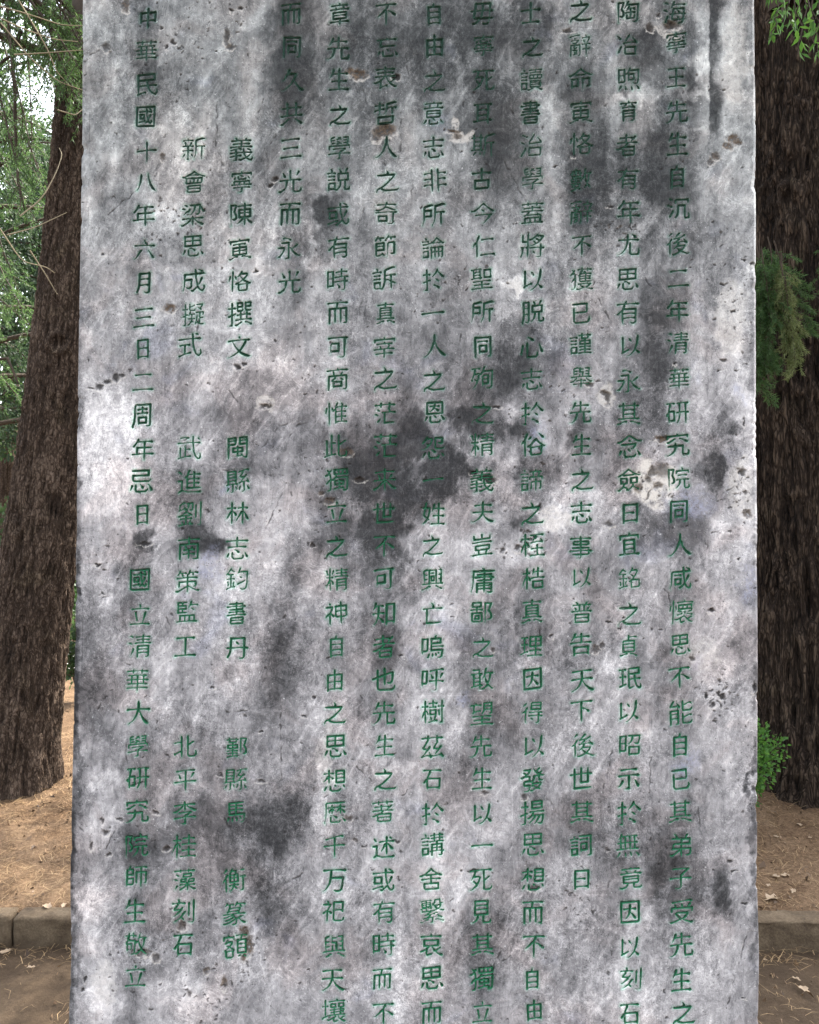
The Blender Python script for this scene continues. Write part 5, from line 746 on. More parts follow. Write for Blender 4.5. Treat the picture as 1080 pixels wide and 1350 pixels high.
    Yv = SY + Yc - np.where(face[None, :], H, 0) + .0025 * nib * edge
    side = (Yc > BV * 1.05); tone = np.where(side, .40 + .16 * fbm(Yc * 9, Z * 4, 191, 4), tone)
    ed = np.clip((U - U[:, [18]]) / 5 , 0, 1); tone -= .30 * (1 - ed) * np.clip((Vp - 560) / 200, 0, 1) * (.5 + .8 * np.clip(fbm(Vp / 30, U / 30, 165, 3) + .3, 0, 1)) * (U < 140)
    tone[:, -19:] += .22 * np.clip((900 - Vp[:, -19:]) / 300, 0, 1)          # light on the right bevel painted in as a paler tone
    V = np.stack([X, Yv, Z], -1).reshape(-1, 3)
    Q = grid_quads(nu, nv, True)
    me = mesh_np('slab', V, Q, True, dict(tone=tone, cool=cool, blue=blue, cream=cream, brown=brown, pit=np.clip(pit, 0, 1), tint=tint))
    # closing faces at both ends
    import bmesh
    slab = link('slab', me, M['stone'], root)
    capV = []; 
    for zz in (Z1 - .0005,):
        capV = [(XL + .003, SY + .003, zz), (XR - .003, SY + .003, zz), (XR - .003, SY + TH, zz), (XL + .003, SY + TH, zz)]
    # coping that closes the slab's top, a shallow hipped cap above the picture
    cv = np.array([(XL - .05, SY - .05, Z1), (XR + .05, SY - .05, Z1), (XR + .05, SY + TH + .05, Z1), (XL - .05, SY + TH + .05, Z1),
                   (XL - .05, SY - .05, Z1 + .09), (XR + .05, SY - .05, Z1 + .09), (XR + .05, SY + TH + .05, Z1 + .09), (XL - .05, SY + TH + .05, Z1 + .09),
                   (XL + .06, SY + TH / 2, Z1 + .2), (XR - .06, SY + TH / 2, Z1 + .2)])
    cm = mesh_np('coping', cv, [(3, 2, 1, 0), (0, 1, 5, 4), (1, 2, 6, 5), (2, 3, 7, 6), (3, 0, 4, 7), (4, 5, 9, 8), (6, 7, 8, 9)], False, dict(tone=np.full(10, .45)), tris=[(5, 6, 9), (7, 4, 8)])
    link('coping', cm, M['stone'], root)
    pv, pq = rounded_box(XL - .12, XR + .12, SY - .14, SY + TH + .14, -.06, Z0 + .004, .02)
    link('plinth', mesh_np('plinth', pv, pq, False, dict(tone=np.full(len(pv), .45))), M['stone'], root)
    for text, v, q, h, dp in cols:
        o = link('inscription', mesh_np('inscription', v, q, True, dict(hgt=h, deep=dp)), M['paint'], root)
        o['label'] = ('carved green column of characters beginning ' if len(text) > 7 else 'short carved green group of characters beginning ') + text[:3]
def rounded_box(x0, x1, y0, y1, z0, z1, b):
    """box with a chamfer b all round"""
    V = []
    for z, k in ((z0, b), (z0 + b, 0), (z1 - b, 0), (z1, b)):
        V += [(x0 + b, y0 + k, z), (x1 - b, y0 + k, z), (x1 - k, y0 + b, z), (x1 - k, y1 - b, z), (x1 - b, y1 - k, z), (x0 + b, y1 - k, z), (x0 + k, y1 - b, z), (x0 + k, y0 + b, z)]
    Q = []
    for r in range(3):
        for k in range(8): Q.append((r * 8 + k, r * 8 + (k + 1) % 8, r * 8 + 8 + (k + 1) % 8, r * 8 + 8 + k))
    for o, s in ((0, -1), (24, 1)):
        for q in ((0, 1, 2, 3), (0, 3, 4, 7), (4, 5, 6, 7)):
            Q.append(tuple(o + i for i in (q if s > 0 else q[::-1])))
    return np.array(V), Q

build_stele()

# ------------------------------------------------------------------ ground, kerb
KY = 3.0                                            # front of the kerb
def soil_h(x, y):
    h = .088 + .117 * np.clip((y - KY - .09) / 1.0, 0, 1) ** .8
    h = h + .02 * fbm(x * 1.1, y * 1.1, 201, 3) * np.clip((y - KY - .1) / .3, 0, 1)
    return h + .005 * fbm(x * 14, y * 14, 211, 3)
def spaced(lo, hi, flo, fhi, fine, ratio=1.25):
    a = list(np.arange(flo, fhi, fine)); s = fine
    while a[-1] < hi: s *= ratio; a.append(a[-1] + s)
    s = fine
    while a[0] > lo: s *= ratio; a.insert(0, a[0] - s)
    return np.array(a)
gx = spaced(-400, 400, -3.2, 3.2, .02); gy = spaced(KY + .07, 500, KY + .075, 5.2, .02); gy[0] = KY + .05
X, Y = np.meshgrid(gx, gy); Zs = soil_h(X, Y)
tag(link('ground', mesh_np('ground', np.stack([X, Y, Zs], -1).reshape(-1, 3), grid_quads(len(gx), len(gy))), M['soil']), kind='structure')
py_ = spaced(-200, KY + .02, 1.8, KY + .02, .02); X, Y = np.meshgrid(gx, py_)
Zp = -.02 + .008 * fbm(X * 3, Y * 3, 221, 3) + .003 * fbm(X * 20, Y * 20, 231, 3)
tag(link('path', mesh_np('path', np.stack([X, Y, Zp], -1).reshape(-1, 3), grid_quads(len(gx), len(py_))), M['path']), kind='structure')
# pale paved lane behind the trees
lx_ = np.linspace(-30, 30, 61); ly_ = np.linspace(7.2, 8.6, 3); X, Y = np.meshgrid(lx_, ly_)
tag(link('paved_lane', mesh_np('paved_lane', np.stack([X, Y + .05 * X * 0, np.full_like(X, .262)], -1).reshape(-1, 3), grid_quads(61, 3)), M['paving']), kind='structure')

def kerb_stone(x0, x1, seed, label, back=0.0):
    o = empty('kerb_stone', ((x0 + x1) / 2, KY + .06, 0), label, 'kerb stone', 'kerb stones along the path')
    me_n = 90; prof = [(0, -.07)] + [(0, z) for z in np.linspace(-.025, .078, 9)]
    prof += [(.018 - .018 * math.cos(t), .082 + .012 * math.sin(t)) for t in np.linspace(.2, 1.57, 6)]
    prof += [(y, .095) for y in np.linspace(.024, .070, 7)] + [(.078, .092), (.082, .08), (.082, -.07)]
    P = np.array(prof); xs = np.linspace(x0 + .003, x1 - .003, me_n)
    X, K = np.meshgrid(xs, np.arange(len(P))); Yk = KY + back + P[K, 0]; Zk = P[K, 1]
    e = np.minimum(X - xs[0], xs[-1] - X); rd = np.clip(1 - e / .016, 0, 1) ** 2 * .010
    n = fbm(X * 18 + seed * 7, K * .35, 300 + seed, 4); n2 = fbm(X * 3 + seed * 5, K * .15, 310 + seed, 3)
    Yk = Yk + .0035 * n + .004 * n2 + rd * (Yk < KY + .06); Zk = Zk - rd * (P[K, 1] > .05) + .0025 * n * (P[K, 1] > .05)
    dirt = np.clip((.020 - P[K, 1]) / .05 + .5 * n + .3 * n2, 0, 1) * .85
    V = np.stack([X, Yk, Zk], -1).reshape(-1, 3); m = mesh_np('stone', V, grid_quads(me_n, len(P)), True, dict(dirt=dirt))
    # end faces
    import bmesh
    bm = bmesh.new(); bm.from_mesh(m); bm.verts.ensure_lookup_table()
    for c in (0, me_n - 1):
        try: bm.faces.new([bm.verts[r * me_n + c] for r in range(len(P))][::(1 if c == 0 else -1)])
        except ValueError: pass
    bm.to_mesh(m); bm.free()
    link('block', m, M['kerb'], o)
j0 = at_y(15, 1215, KY).x
kerb_stone(j0 - 1.2, j0, 1, 'worn grey kerb stone running out of the photo at its left edge')
kerb_stone(j0, j0 + 1.2, 2, 'worn grey kerb stone just left of the stele, right of the mortar joint')
kerb_stone(j0 + 1.2, j0 + 2.4, 3, 'grey kerb stone hidden behind the middle of the stele')
kerb_stone(j0 + 2.4, j0 + 3.6, 4, 'grey brown kerb stone right of the stele below the dark trunk', .004)
kerb_stone(j0 + 3.6, j0 + 4.8, 5, 'grey kerb stone beyond the right edge of the photo')

# ------------------------------------------------------------------ plant builders
def tube(path, radii, n=8, seed=0, rough=0.0):
    """vertices and quads of a bent tapering tube"""
    P = np.array(path, float); r = np.array(radii, float); m = len(P)
    T = np.gradient(P, axis=0); T /= np.linalg.norm(T, axis=1)[:, None] + 1e-9
    ref = np.array([0, 0, 1.0]) if abs(T[0, 2]) < .9 else np.array([1.0, 0, 0])
    A = np.cross(T, ref); A /= np.linalg.norm(A, axis=1)[:, None] + 1e-9; B = np.cross(T, A)
    an = np.linspace(0, 2 * math.pi, n, endpoint=False)
    V = P[:, None] + r[:, None, None] * (np.cos(an)[None, :, None] * A[:, None] + np.sin(an)[None, :, None] * B[:, None])
    V = V.reshape(-1, 3)
    if rough: V = V + RNG.normal(0, rough, V.shape)
    return V, grid_quads(n, m, True)
def merge(parts):
    V, Q, b = [], [], 0
    for v, q in parts: V.append(v); Q.append(np.asarray(q) + b); b += len(v)
    return np.concatenate(V), np.concatenate(Q)
def blades(base, dirs, length, width, curl=.15, rng=RNG):
    """leaf-like quads (base, two sides, tip) from base points along unit dirs"""
    n = len(base); dirs = dirs / (np.linalg.norm(dirs, axis=1)[:, None] + 1e-9)
    rnd = rng.normal(size=(n, 3)); side = np.cross(dirs, rnd); side /= np.linalg.norm(side, axis=1)[:, None] + 1e-9
    nor = np.cross(dirs, side); L = np.broadcast_to(length, n)[:, None]; W = np.broadcast_to(width, n)[:, None]
    mid = base + dirs * L * .45 + nor * L * curl
    V = np.stack([base, mid + side * W / 2, base + dirs * L, mid - side * W / 2], 1).reshape(-1, 3)
    return V, np.arange(n * 4).reshape(-1, 4)
def trunk_mesh(base, lean, r0, rtop, h, seed, flare=.35, ridge=.012, freq=26, vst=6.0, nu=220, nv=420, knots=()):
    th = np.linspace(0, 2 * math.pi, nu, endpoint=False); zz = np.linspace(-.1, h, nv) ** 1.0
    TH_, ZZ = np.meshgrid(th, zz)
    R = r0 + (rtop - r0) * np.clip(ZZ / h, 0, 1); R = R * (1 + flare * np.exp(-np.clip(ZZ, 0, None) / .16) * (1 + .35 * np.sin(TH_ * 5 + seed)))
    u = TH_ / (2 * math.pi)
    wv_ = ZZ * vst + .5 * fbm(u * 8, ZZ * 2, seed + 5, 2, period=8)
    rd = 1 - np.abs(fbm(u * freq, wv_, seed, 3, period=freq)); rd2 = fbm(u * freq * 2, wv_ * 2.2, seed + 9, 3, period=freq * 2)
    R = R * (1 + .05 * fbm(u * 4, ZZ * .9, seed + 3, 2, period=4)) + ridge * (rd - .5) * 1.4 + ridge * .6 * rd2
    for (ka, kz, kr, kh) in knots:
        da = (np.mod(TH_ - ka + math.pi, 2 * math.pi) - math.pi) * r0; q = np.hypot(da, ZZ - kz) / kr
        R = R + kh * (np.exp(-((q - 1) / .35) ** 2) - .9 * np.exp(-(q / .5) ** 2))
    cx = lean[0] * ZZ + .02 * np.sin(ZZ * 1.3 + seed); cy = lean[1] * ZZ
    V = np.stack([base[0] + cx + R * np.cos(TH_), base[1] + cy + R * np.sin(TH_), base[2] + ZZ], -1).reshape(-1, 3)
    return mesh_np('trunk', V, grid_quads(nu, nv, True), True, dict(ridge=np.clip(rd * .6 + rd2 * .3 - .1, -1, 1)))
def droop_branch(p0, d, length, droop, n=9, rng=RNG):
    """points along a branch that leaves p0 along d and sags"""
    pts = [np.array(p0, float)]; d = np.array(d, float) / np.linalg.norm(d)
    for k in range(n):
        d = d + np.array([rng.normal(0, .06), rng.normal(0, .06), -droop / n + rng.normal(0, .03)]); d /= np.linalg.norm(d)
        pts.append(pts[-1] + d * length / n)
    return np.array(pts)
def in_view(pts, m=40):
    q = [(Vector(p) - CAM) for p in pts]; q = [(540 + v.dot(rt) / v.dot(fwd) * 1350 * F, 675 - v.dot(up) / v.dot(fwd) * 1350 * F) for v in q if v.dot(fwd) > .2]
    return any(-m < x < 1080 + m and y > -m for x, y in q)
def needle_branch(pts, r0, twigs, tl, needles, nl, nw, wood, fol, rng=RNG, hang=.5):
    """a limb with side twigs, each clothed with needles; results appended to wood and fol"""
    wood.append(tube(pts, np.linspace(r0, r0 * .25, len(pts)), 6))
    seg = np.linspace(.12, 1, twigs) * (len(pts) - 1)
    for s in seg:
        i = min(int(s), len(pts) - 2); p = pts[i] + (pts[i + 1] - pts[i]) * (s - i); t = pts[i + 1] - pts[i]; t = t / np.linalg.norm(t)
        sd = np.cross(t, rng.normal(size=3)); sd /= np.linalg.norm(sd) + 1e-9
        d = t * .5 + sd * .8 + np.array([0, 0, -hang])
        q = droop_branch(p, d, tl * rng.uniform(.5, 1.2), hang * .8, 5, rng)
        wood.append(tube(q, np.linspace(r0 * .18 + .0012, .0008, 6), 3))
        k = rng.random(needles) ** .8 * 4.999; ii = k.astype(int); fr = (k - ii)[:, None]
        b = q[ii] * (1 - fr) + q[ii + 1] * fr; tt = q[ii + 1] - q[ii]
        dd = tt / (np.linalg.norm(tt, axis=1)[:, None] + 1e-9) * .9 + rng.normal(size=(needles, 3)) * .55
        fol.append(blades(b, dd, nl * rng.uniform(.6, 1.2, needles), nw, .05, rng))

# ------------------------------------------------------------------ the two near trees
rng = np.random.default_rng(21)
TY = 4.2
bl = at_y(20, 1040, TY)
root = empty('cedar_tree', (bl.x, TY, .2), 'brown cedar with leaning scaly trunk standing left of the stele behind the kerb', 'tree')
topl = at_y(122, 0, TY); lean = ((topl.x - bl.x) / (topl.z - .2), .02)
tm = trunk_mesh((bl.x, TY, .19), lean, .198, .150, 4.2, 11, .22, .0110, 44, 8.0, 300, 620, knots=[(-1.35, 2.30, .05, .018), (-1.9, 1.35, .035, .010)])
link('trunk', tm, M['bark_a'], root)
tp = lambda z: np.array([bl.x + lean[0] * (z - .2), TY, z])
wood, fol = [], []
up_path = np.array([tp(4.0), tp(5.5) + [.05, .1, 0], tp(7.2) + [.1, .1, 0], tp(9.0)]); wood.append(tube(up_path, [.15, .11, .06, .02], 12))
for k in range(34):                                   # crown above the picture
    z = rng.uniform(3.6, 8.6); a = rng.uniform(0, 2 * math.pi); L = (9.6 - z) * .42 * rng.uniform(.7, 1.1)
    pts = droop_branch(tp(min(z, 8.5)), (math.cos(a), math.sin(a), .25), L, .5, 8, rng)
    needle_branch(pts, .022, 22, .38, 46, .045, .007, wood, fol, rng)
# drooping boughs that hang into the picture at the left
for (px, py, y, dx, dz, L) in ((10, -60, 3.75, .05, -.9, .85), (40, -70, 3.8, .18, -.9, .75), (-30, 30, 3.9, .28, -.75, 1.0), (70, -60, 3.85, .05, -1, .55), (-40, 120, 4.6, .3, -.6, 1.0), (-60, 250, 4.7, .35, -.5, 1.0), (-20, -20, 4.8, .2, -.9, 1.3), (20, -40, 5.0, .1, -1, 1.2), (-80, 330, 5.0, .5, -.35, .9), (90, -80, 3.7, -.1, -1, .5), (-30, 60, 4.9, .35, -.7, 1.1), (-50, 140, 5.1, .4, -.6, 1.2), (-50, 200, 4.9, .3, -.8, 1.0), (-30, 300, 5.2, .2, -.8, 1.0), (0, -60, 4.6, .15, -.9, 1.4), (30, -60, 5.3, .1, -.9, 1.5), (-60, 60, 5.4, .4, -.6, 1.4), (-60, 420, 5.2, .4, -.5, .8), (50, -50, 3.72, .25, -.8, .5), (62, 20, 3.7, .25, -.9, .42), (20, -30, 3.7, .3, -.5, .6), (-20, -50, 3.8, .4, -.6, .8)):
    p = at_y(px, py, y); pts = droop_branch(p, (dx, rng.normal(0, .15), dz), L, .35, 9, rng)
    needle_branch(pts, .008, 22, .20, 60, .026, .0036, wood, fol, rng, .35)
# long bare yellowish twigs crossing in front of the trunk
tw = []
for pl in ([(-10, 5), (40, 20), (80, 33), (112, 34)], [(-10, 20), (30, 38), (70, 52), (104, 55)], [(0, 30), (40, 78), (75, 108), (112, 120)], [(25, 0), (60, 60), (75, 95), (90, 112)], [(20, 72), (60, 70), (108, 66)], [(25, 285), (55, 262), (75, 228), (82, 204), (79, 195)], [(0, 300), (30, 345), (60, 352), (74, 360)], [(10, 310), (45, 300), (90, 280)], [(40, 330), (62, 362), (76, 388)], [(75, 145), (100, 152), (112, 142)]):
    P = np.array([at_y(x + rng.normal(0, 1), y, 3.42 + .05 * i) for i, (x, y) in enumerate(pl)]); P = np.array([P[0] + (P[-1] - P[0]) * 0 if False else p for p in P])
    t = np.linspace(0, len(P) - 1, 14); P = np.stack([np.interp(t, np.arange(len(P)), P[:, k]) for k in range(3)], 1)
    P[1:-1] = (P[:-2] + P[1:-1] * 2 + P[2:]) / 4
    tw.append(tube(P, np.linspace(.0034, .0016, 14), 5))
# two darker boughs at the far left
for pl, r in (([(28, 40), (18, 65), (16, 78), (20, 120), (20, 160), (22, 200), (24, 240), (32, 275)], .011), ([(-10, 20), (10, 45), (18, 70)], .012), ([(-10, 95), (5, 80), (20, 70)], .010), ([(-10, 475), (10, 472), (24, 505)], .010), ([(35, 20), (52, 52), (70, 80)], .008)):
    P = np.array([at_y(x, y, 3.95) for x, y in pl]); wood.append(tube(P, np.linspace(r, r * .5, len(P)), 6))
v, q = merge(wood); link('branch', mesh_np('branch', v, q), M['bark_c'], root)
v, q = merge(tw); link('twig', mesh_np('twig', v, q), M['twig'], root)
v, q = merge(fol); link('foliage', mesh_np('foliage', v, q, False), M['needle'], root)

rng = np.random.default_rng(33)
TYR = 4.25
br = at_y(1072, 1030, TYR)
root = empty('conifer_tree', (br.x, TYR, .2), 'large conifer with dark furrowed trunk standing right of the stele', 'tree')
link('trunk', trunk_mesh((br.x, TYR, .17), (-.012, .02), .285, .235, 4.4, 57, .26, .027, 36, 4.0, 320, 560, knots=[(-1.45, 2.25, .06, .02)]), M['bark_b'], root)
tr = lambda z: np.array([br.x - .012 * z, TYR, z])
wood, fol = [], []
wood.append(tube(np.array([tr(4.3), tr(6.5), tr(9), tr(11.5)]), [.23, .17, .09, .02], 12))
for k in range(90):
    z = rng.uniform(3.6, 10.8); a = rng.uniform(0, 2 * math.pi); L = min(3.4, (12.2 - z) * .45) * rng.uniform(.7, 1.1) * (1 if z > 5.5 or math.sin(a) > -.3 else .45)
    pts = droop_branch(tr(z), (math.cos(a), math.sin(a), .25 if z > 5.5 else .6), L, .5, 8, rng)
    if in_view(pts, 90): continue
    needle_branch(pts, .026, 26, .42, 50, .055, .013, wood, fol, rng)
sp, old = [], []
for (px, py, y, dx, L) in ((1000, 317, 3.65, .10, .34), (1012, 312, 3.62, .22, .40), (990, 332, 3.66, .05, .42), (1004, 327, 3.6, .15, .52), (1020, 317, 3.68, .22, .45), (1008, 382, 3.63, .06, .38), (985, 362, 3.7, .1, .46), (996, 422, 3.68, .04, .34)):
    p = at_y(px, py, y); pts = droop_branch(p, (dx, 0, -.8), L, .3, 8, rng); needle_branch(pts, .003, 30, .11, 80, .026, .0030, wood, sp, rng, .25)
for (px, py, y, dx, L) in ((1030, 332, 3.58, .14, .42), (1035, 362, 3.57, .12, .40), (1040, 402, 3.58, .08, .30), (1028, 344, 3.56, .2, .36)):
    p = at_y(px, py, y); pts = droop_branch(p, (dx, 0, -.8), L, .3, 8, rng); needle_branch(pts, .003, 24, .085, 60, .022, .0028, wood, old, rng, .25)
for (px, py, y, dx, L) in ((1092, 312, 3.7, -.06, .20), (1098, 340, 3.7, -.06, .24)):
    p = at_y(px, py, y); pts = droop_branch(p, (dx, 0, -.8), L, .3, 8, rng); needle_branch(pts, .004, 14, .09, 50, .022, .0026, wood, sp, rng, .25)
# the bough that carries the hanging tuft
wood.append(tube(np.array([tr(2.7) + [-.25, -.05, 0], at_y(992, 300, 3.8), at_y(990, 330, 3.66), at_y(985, 345, 3.64)]), [.02, .013, .009, .005], 6))
v, q = merge(wood); link('branch', mesh_np('branch', v, q), M['bark_c'], root)
v, q = merge(fol); link('foliage', mesh_np('foliage', v, q, False), M['needle_dk'], root)
v, q = merge(sp); o = link('foliage', mesh_np('foliage', v, q, False), M['needle'], root); o['label'] = 'fresh green tuft of needles hanging beside the stele'
v, q = merge(old); o = link('foliage', mesh_np('foliage', v, q, False), M['needle_old'], root); o['label'] = 'yellowing needles at the edge of the hanging tuft'

# ------------------------------------------------------------------ broadleaf tree whose twigs hang in at the top right
def leaf_spray(pts, n, ll, lw, spread, fol, rng, hang=.5):
    k = rng.random(n) * (len(pts) - 1.001); i = k.astype(int); f = (k - i)[:, None]
    b = pts[i] * (1 - f) + pts[i + 1] * f; t = pts[i + 1] - pts[i]; t /= np.linalg.norm(t, axis=1)[:, None]
    d = t * .4 + rng.normal(size=(n, 3)) * .6 + np.array([0, 0, -hang]); d /= np.linalg.norm(d, axis=1)[:, None]
    fol.append(blades(b + d * spread * rng.random((n, 1)), d, ll * rng.uniform(.6, 1.2, n), lw * rng.uniform(.7, 1.2, n), .08, rng))
rng = np.random.default_rng(44)
bx, by = 2.75, 3.75
root = empty('broadleaf_tree', (bx, by, .18), 'slender broadleaf tree whose bright leaves hang in at the top right corner', 'tree')
link('trunk', trunk_mesh((bx, by, .15), (-.05, .02), .07, .05, 3.2, 71, .2, .003, 20, 6, 80, 160), M['bark_a'], root)
wood, fol = [], []
tb = np.array([bx - .16, by + .06, 3.3]); wood.append(tube(np.array([tb, tb + [-.1, .1, .9], tb + [0, .2, 2.0]]), [.05, .035, .01], 8))
for k in range(16):
    a = rng.uniform(0, 6.28); p0 = tb + [0, 0, rng.uniform(-.2, 1.8)]; pts = droop_branch(p0, (math.cos(a), math.sin(a), .5), rng.uniform(.7, 1.3), .7, 8, rng)
    wood.append(tube(pts, np.linspace(.014, .003, 9), 5)); leaf_spray(pts, 170, .06, .022, .12, fol, rng)
tip = [(1008, -30, 1006, 8), (1020, -40, 1022, 14), (1035, -30, 1030, 30), (1045, -30, 1050, 40), (1060, -20, 1060, 62), (1072, -20, 1075, 60), (1030, 20, 1012, 55), (1040, 5, 1044, 40), (1070, 20, 1078, 70), (1055, 0, 1052, 72), (1082, -10, 1084, 66), (1025, -10, 1018, 40)]
for (xa, ya, xb, yb) in tip:
    y = rng.uniform(2.5, 2.75); P = np.array([at_y(xa + (xb - xa) * t, ya + (yb - ya) * t, y) for t in np.linspace(0, 1, 6)]); P[1:-1] += rng.normal(0, .006, (4, 3))
    wood.append(tube(P, np.linspace(.003, .0012, 6), 4)); leaf_spray(P, 11, .040, .013, .012, fol, rng, .7)
hub = at_y(1045, -60, 2.65); wood.append(tube(np.array([tb + [0, 0, .1], (tb + np.array(hub)) / 2 + [0, 0, .25], np.array(hub) + [0, 0, .05]]), [.02, .013, .006], 6))
for (xa, ya, xb, yb) in tip: wood.append(tube(np.array([np.array(hub) + [0, 0, .05], np.array(at_y(xa, ya, 2.62))]), [.004, .003], 4))
v, q = merge(wood); link('branch', mesh_np('branch', v, q), M['bark_c'], root)
v, q = merge(fol); link('foliage', mesh_np('foliage', v, q, False), M['leaf'], root)

# ------------------------------------------------------------------ shrubs
def shrub(name, base, r, h, n, ll, lw, mat, label, seed, stems=14):
    rng = np.random.default_rng(seed); root = empty(name, base, label, 'shrub'); wood, fol = [], []
    for k in range(stems):
        a = rng.uniform(0, 6.28); rr_ = r * math.sqrt(rng.random()); tipp = np.array([base[0] + rr_ * math.cos(a), base[1] + rr_ * math.sin(a), base[2] + h * rng.uniform(.45, 1.0)])
        P = np.array([np.array(base) + (tipp - np.array(base)) * t + np.array([0, 0, .15 * h * math.sin(t * 3.14)]) for t in np.linspace(0, 1, 7)])
        wood.append(tube(P, np.linspace(.006, .002, 7), 4)); leaf_spray(P[1:], n // stems, ll, lw, r * .35, fol, rng, .0)
    v, q = merge(wood); link('stem', mesh_np('stem', v, q), M['bark_c'], root)
    v, q = merge(fol); link('foliage', mesh_np('foliage', v, q, False), M[mat], root)
p = at_z(992, 1036, .19); p = at_y(978, 1030, 3.85)
shrub('shrub', (p.x, 3.85, .17), .20, .44, 4600, .024, .016, 'leaf', 'small bright green leafy shrub at the foot of the dark trunk right of the stele', 5, 26)
p = at_y(105, 905, 6.2); shrub('shrub', (p.x, 6.2, .2), .34, .95, 2400, .05, .03, 'leaf_bg', 'green shrub glimpsed between the cedar trunk and the stele', 6, 20)
p = at_y(-20, 900, 9.6); shrub('shrub', (p.x, 9.6, .22), .9, 1.5, 3600, .09, .05, 'leaf_bg', 'wide green bush behind the cedar trunk beyond the pale lane', 8, 26)
p = at_y(88, 905, 10.0); shrub('shrub', (p.x, 10.0, .22), .7, 1.25, 3000, .08, .05, 'leaf', 'bright sunlit bush seen low beside the stele beyond the pale lane', 9, 24)

# ------------------------------------------------------------------ grove behind
def grove_tree(x, y, h, rad, seed, label, mat, bark='bark_a', n=11000, ls=.085, low=.3):
    rng = np.random.default_rng(seed); root = empty('grove_tree', (x, y, .2), label, 'tree', 'trees of the grove behind the stele')
    link('trunk', trunk_mesh((x, y, .15), (rng.normal(0, .02), rng.normal(0, .02)), .17 * h / 9, .11 * h / 9, h * .55, seed, .3, .01, 22, 4, 60, 140), M[bark], root)
    wood, fol = [], []; nb = 46; bz = h * low
    wood.append(tube(np.array([(x, y, h * .5), (x, y, h * .8), (x, y, h)]), [.11 * h / 9, .06, .02], 8))
    for k in range(nb):
        z = bz + (h - bz) * (k / nb) ** .9; a = k * 2.4 + rng.normal(0, .3); L = rad * (1 - ((z - bz) / (h - bz)) ** 1.3) * rng.uniform(.65, 1.15) + .3
        pts = droop_branch((x, y, z), (math.cos(a), math.sin(a), .35), L, .6, 7, rng); wood.append(tube(pts, np.linspace(.03, .006, 8), 4))
        leaf_spray(pts[1:], n // nb, ls, ls * .42, .42, fol, rng, .35)
    v, q = merge(wood); link('branch', mesh_np('branch', v, q), M['bark_c'], root)
    v, q = merge(fol); link('crown', mesh_np('crown', v, q, False), M[mat], root)
GT = [(-4.5, 8.3, 8.6, 1.8, 'dark feathery tree just behind the cedar, filling the strip at the left edge', 'needle_bg'),
      (1.0, 6.0, 8.2, 1.7, 'dense grove tree added unseen behind the middle of the stele to shade the path', 'needle_dk'),  # unseen tree, added so that its crown shades the path
      (3.6, 6.2, 9.5, 2.1, 'dark grove tree added close behind the right hand conifer for its shade', 'needle_dk'),  # added tree, crown thickened to shade the soil and path at right
      (-6.6, 13.0, 8.5, 2.4, 'pale green tree beyond the lane at the left edge of the photo', 'leaf_bg'),
      (-4.7, 11.0, 7.0, 1.6, 'loose crowned tree seen between the cedar trunk and the left edge', 'needle_dk'),
      (-9.5, 20.0, 11, 3.0, 'tall far tree filling the sky left of the cedar', 'needle'),
      (-1.5, 12.5, 9.0, 2.4, 'grove tree hidden behind the left half of the stele', 'needle_dk'),
      (1.6, 14.0, 9.5, 2.5, 'grove tree hidden behind the right half of the stele', 'leaf_bg'),
      (4.4, 9.5, 9.0, 2.3, 'grove tree hidden behind the dark trunk on the right', 'needle_dk'),
      (7.5, 13.0, 9.5, 2.6, 'grove tree beyond the right edge of the photo', 'leaf_bg')]
for i, (x, y, h, r, lab, mt) in enumerate(GT): grove_tree(x, y, h, r, 400 + i, lab, mt, n=34000 if i == 0 else (30000 if i == 2 else (9000 if i == 1 else 20000)), ls=.045 if i == 0 else (.12 if i == 2 else (.085 if i == 1 else .10)))

rng = np.random.default_rng(88); nw = 60000
wx = rng.uniform(-45, 45, nw); wy = rng.uniform(27, 36, nw); top = 2.6 + 1.5 * fbm(wx / 4, wy / 4, 241, 3); wz = .2 + np.clip(top, .6, None) * rng.random(nw) ** .8
v, q = blades(np.stack([wx, wy, wz], 1), rng.normal(size=(nw, 3)) + [0, 0, .3], rng.uniform(.18, .42, nw), rng.uniform(.10, .2, nw), .1, rng)
tag(link('woodland', mesh_np('woodland', v, q, False), M['leaf_bg'], None), 'low green woodland far behind the stele beyond the lane', 'woodland', None, 'stuff')

# ------------------------------------------------------------------ litter on the ground
rng = np.random.default_rng(61)
def strands(xr, yr, n, hfun, ln, w):
    x = rng.uniform(*xr, n); y = yr[0] + (yr[1] - yr[0]) * rng.random(n); keep = fbm(x * 2.5, y * 2.5, 71, 3) > rng.uniform(-.9, .7, n); x, y = x[keep], y[keep]; n = len(x)
    a = rng.uniform(0, 6.28, n); d = np.stack([np.cos(a), np.sin(a), rng.normal(.05, .12, n)], 1)
    L = ln * rng.uniform(.4, 1.4, n); b = np.stack([x, y, hfun(x, y) + .004], 1)
    d /= np.linalg.norm(d, axis=1)[:, None]; side = np.cross(d, [0, 0, 1.0]); side /= np.linalg.norm(side, axis=1)[:, None]
    bend = side * (L * rng.normal(0, .12, n))[:, None] + np.array([0, 0, .006])
    m = b + d * L[:, None] * .5 + bend; e = b + d * L[:, None]; W = (w * rng.uniform(.6, 1.3, n))[:, None] * side * .5
    V = np.stack([b - W, b + W, m + W, m - W, e + W * .4, e - W * .4], 1).reshape(-1, 3); k = np.arange(n)[:, None] * 6
    return V, np.concatenate([k + [0, 1, 2, 3], k + [3, 2, 4, 5]])
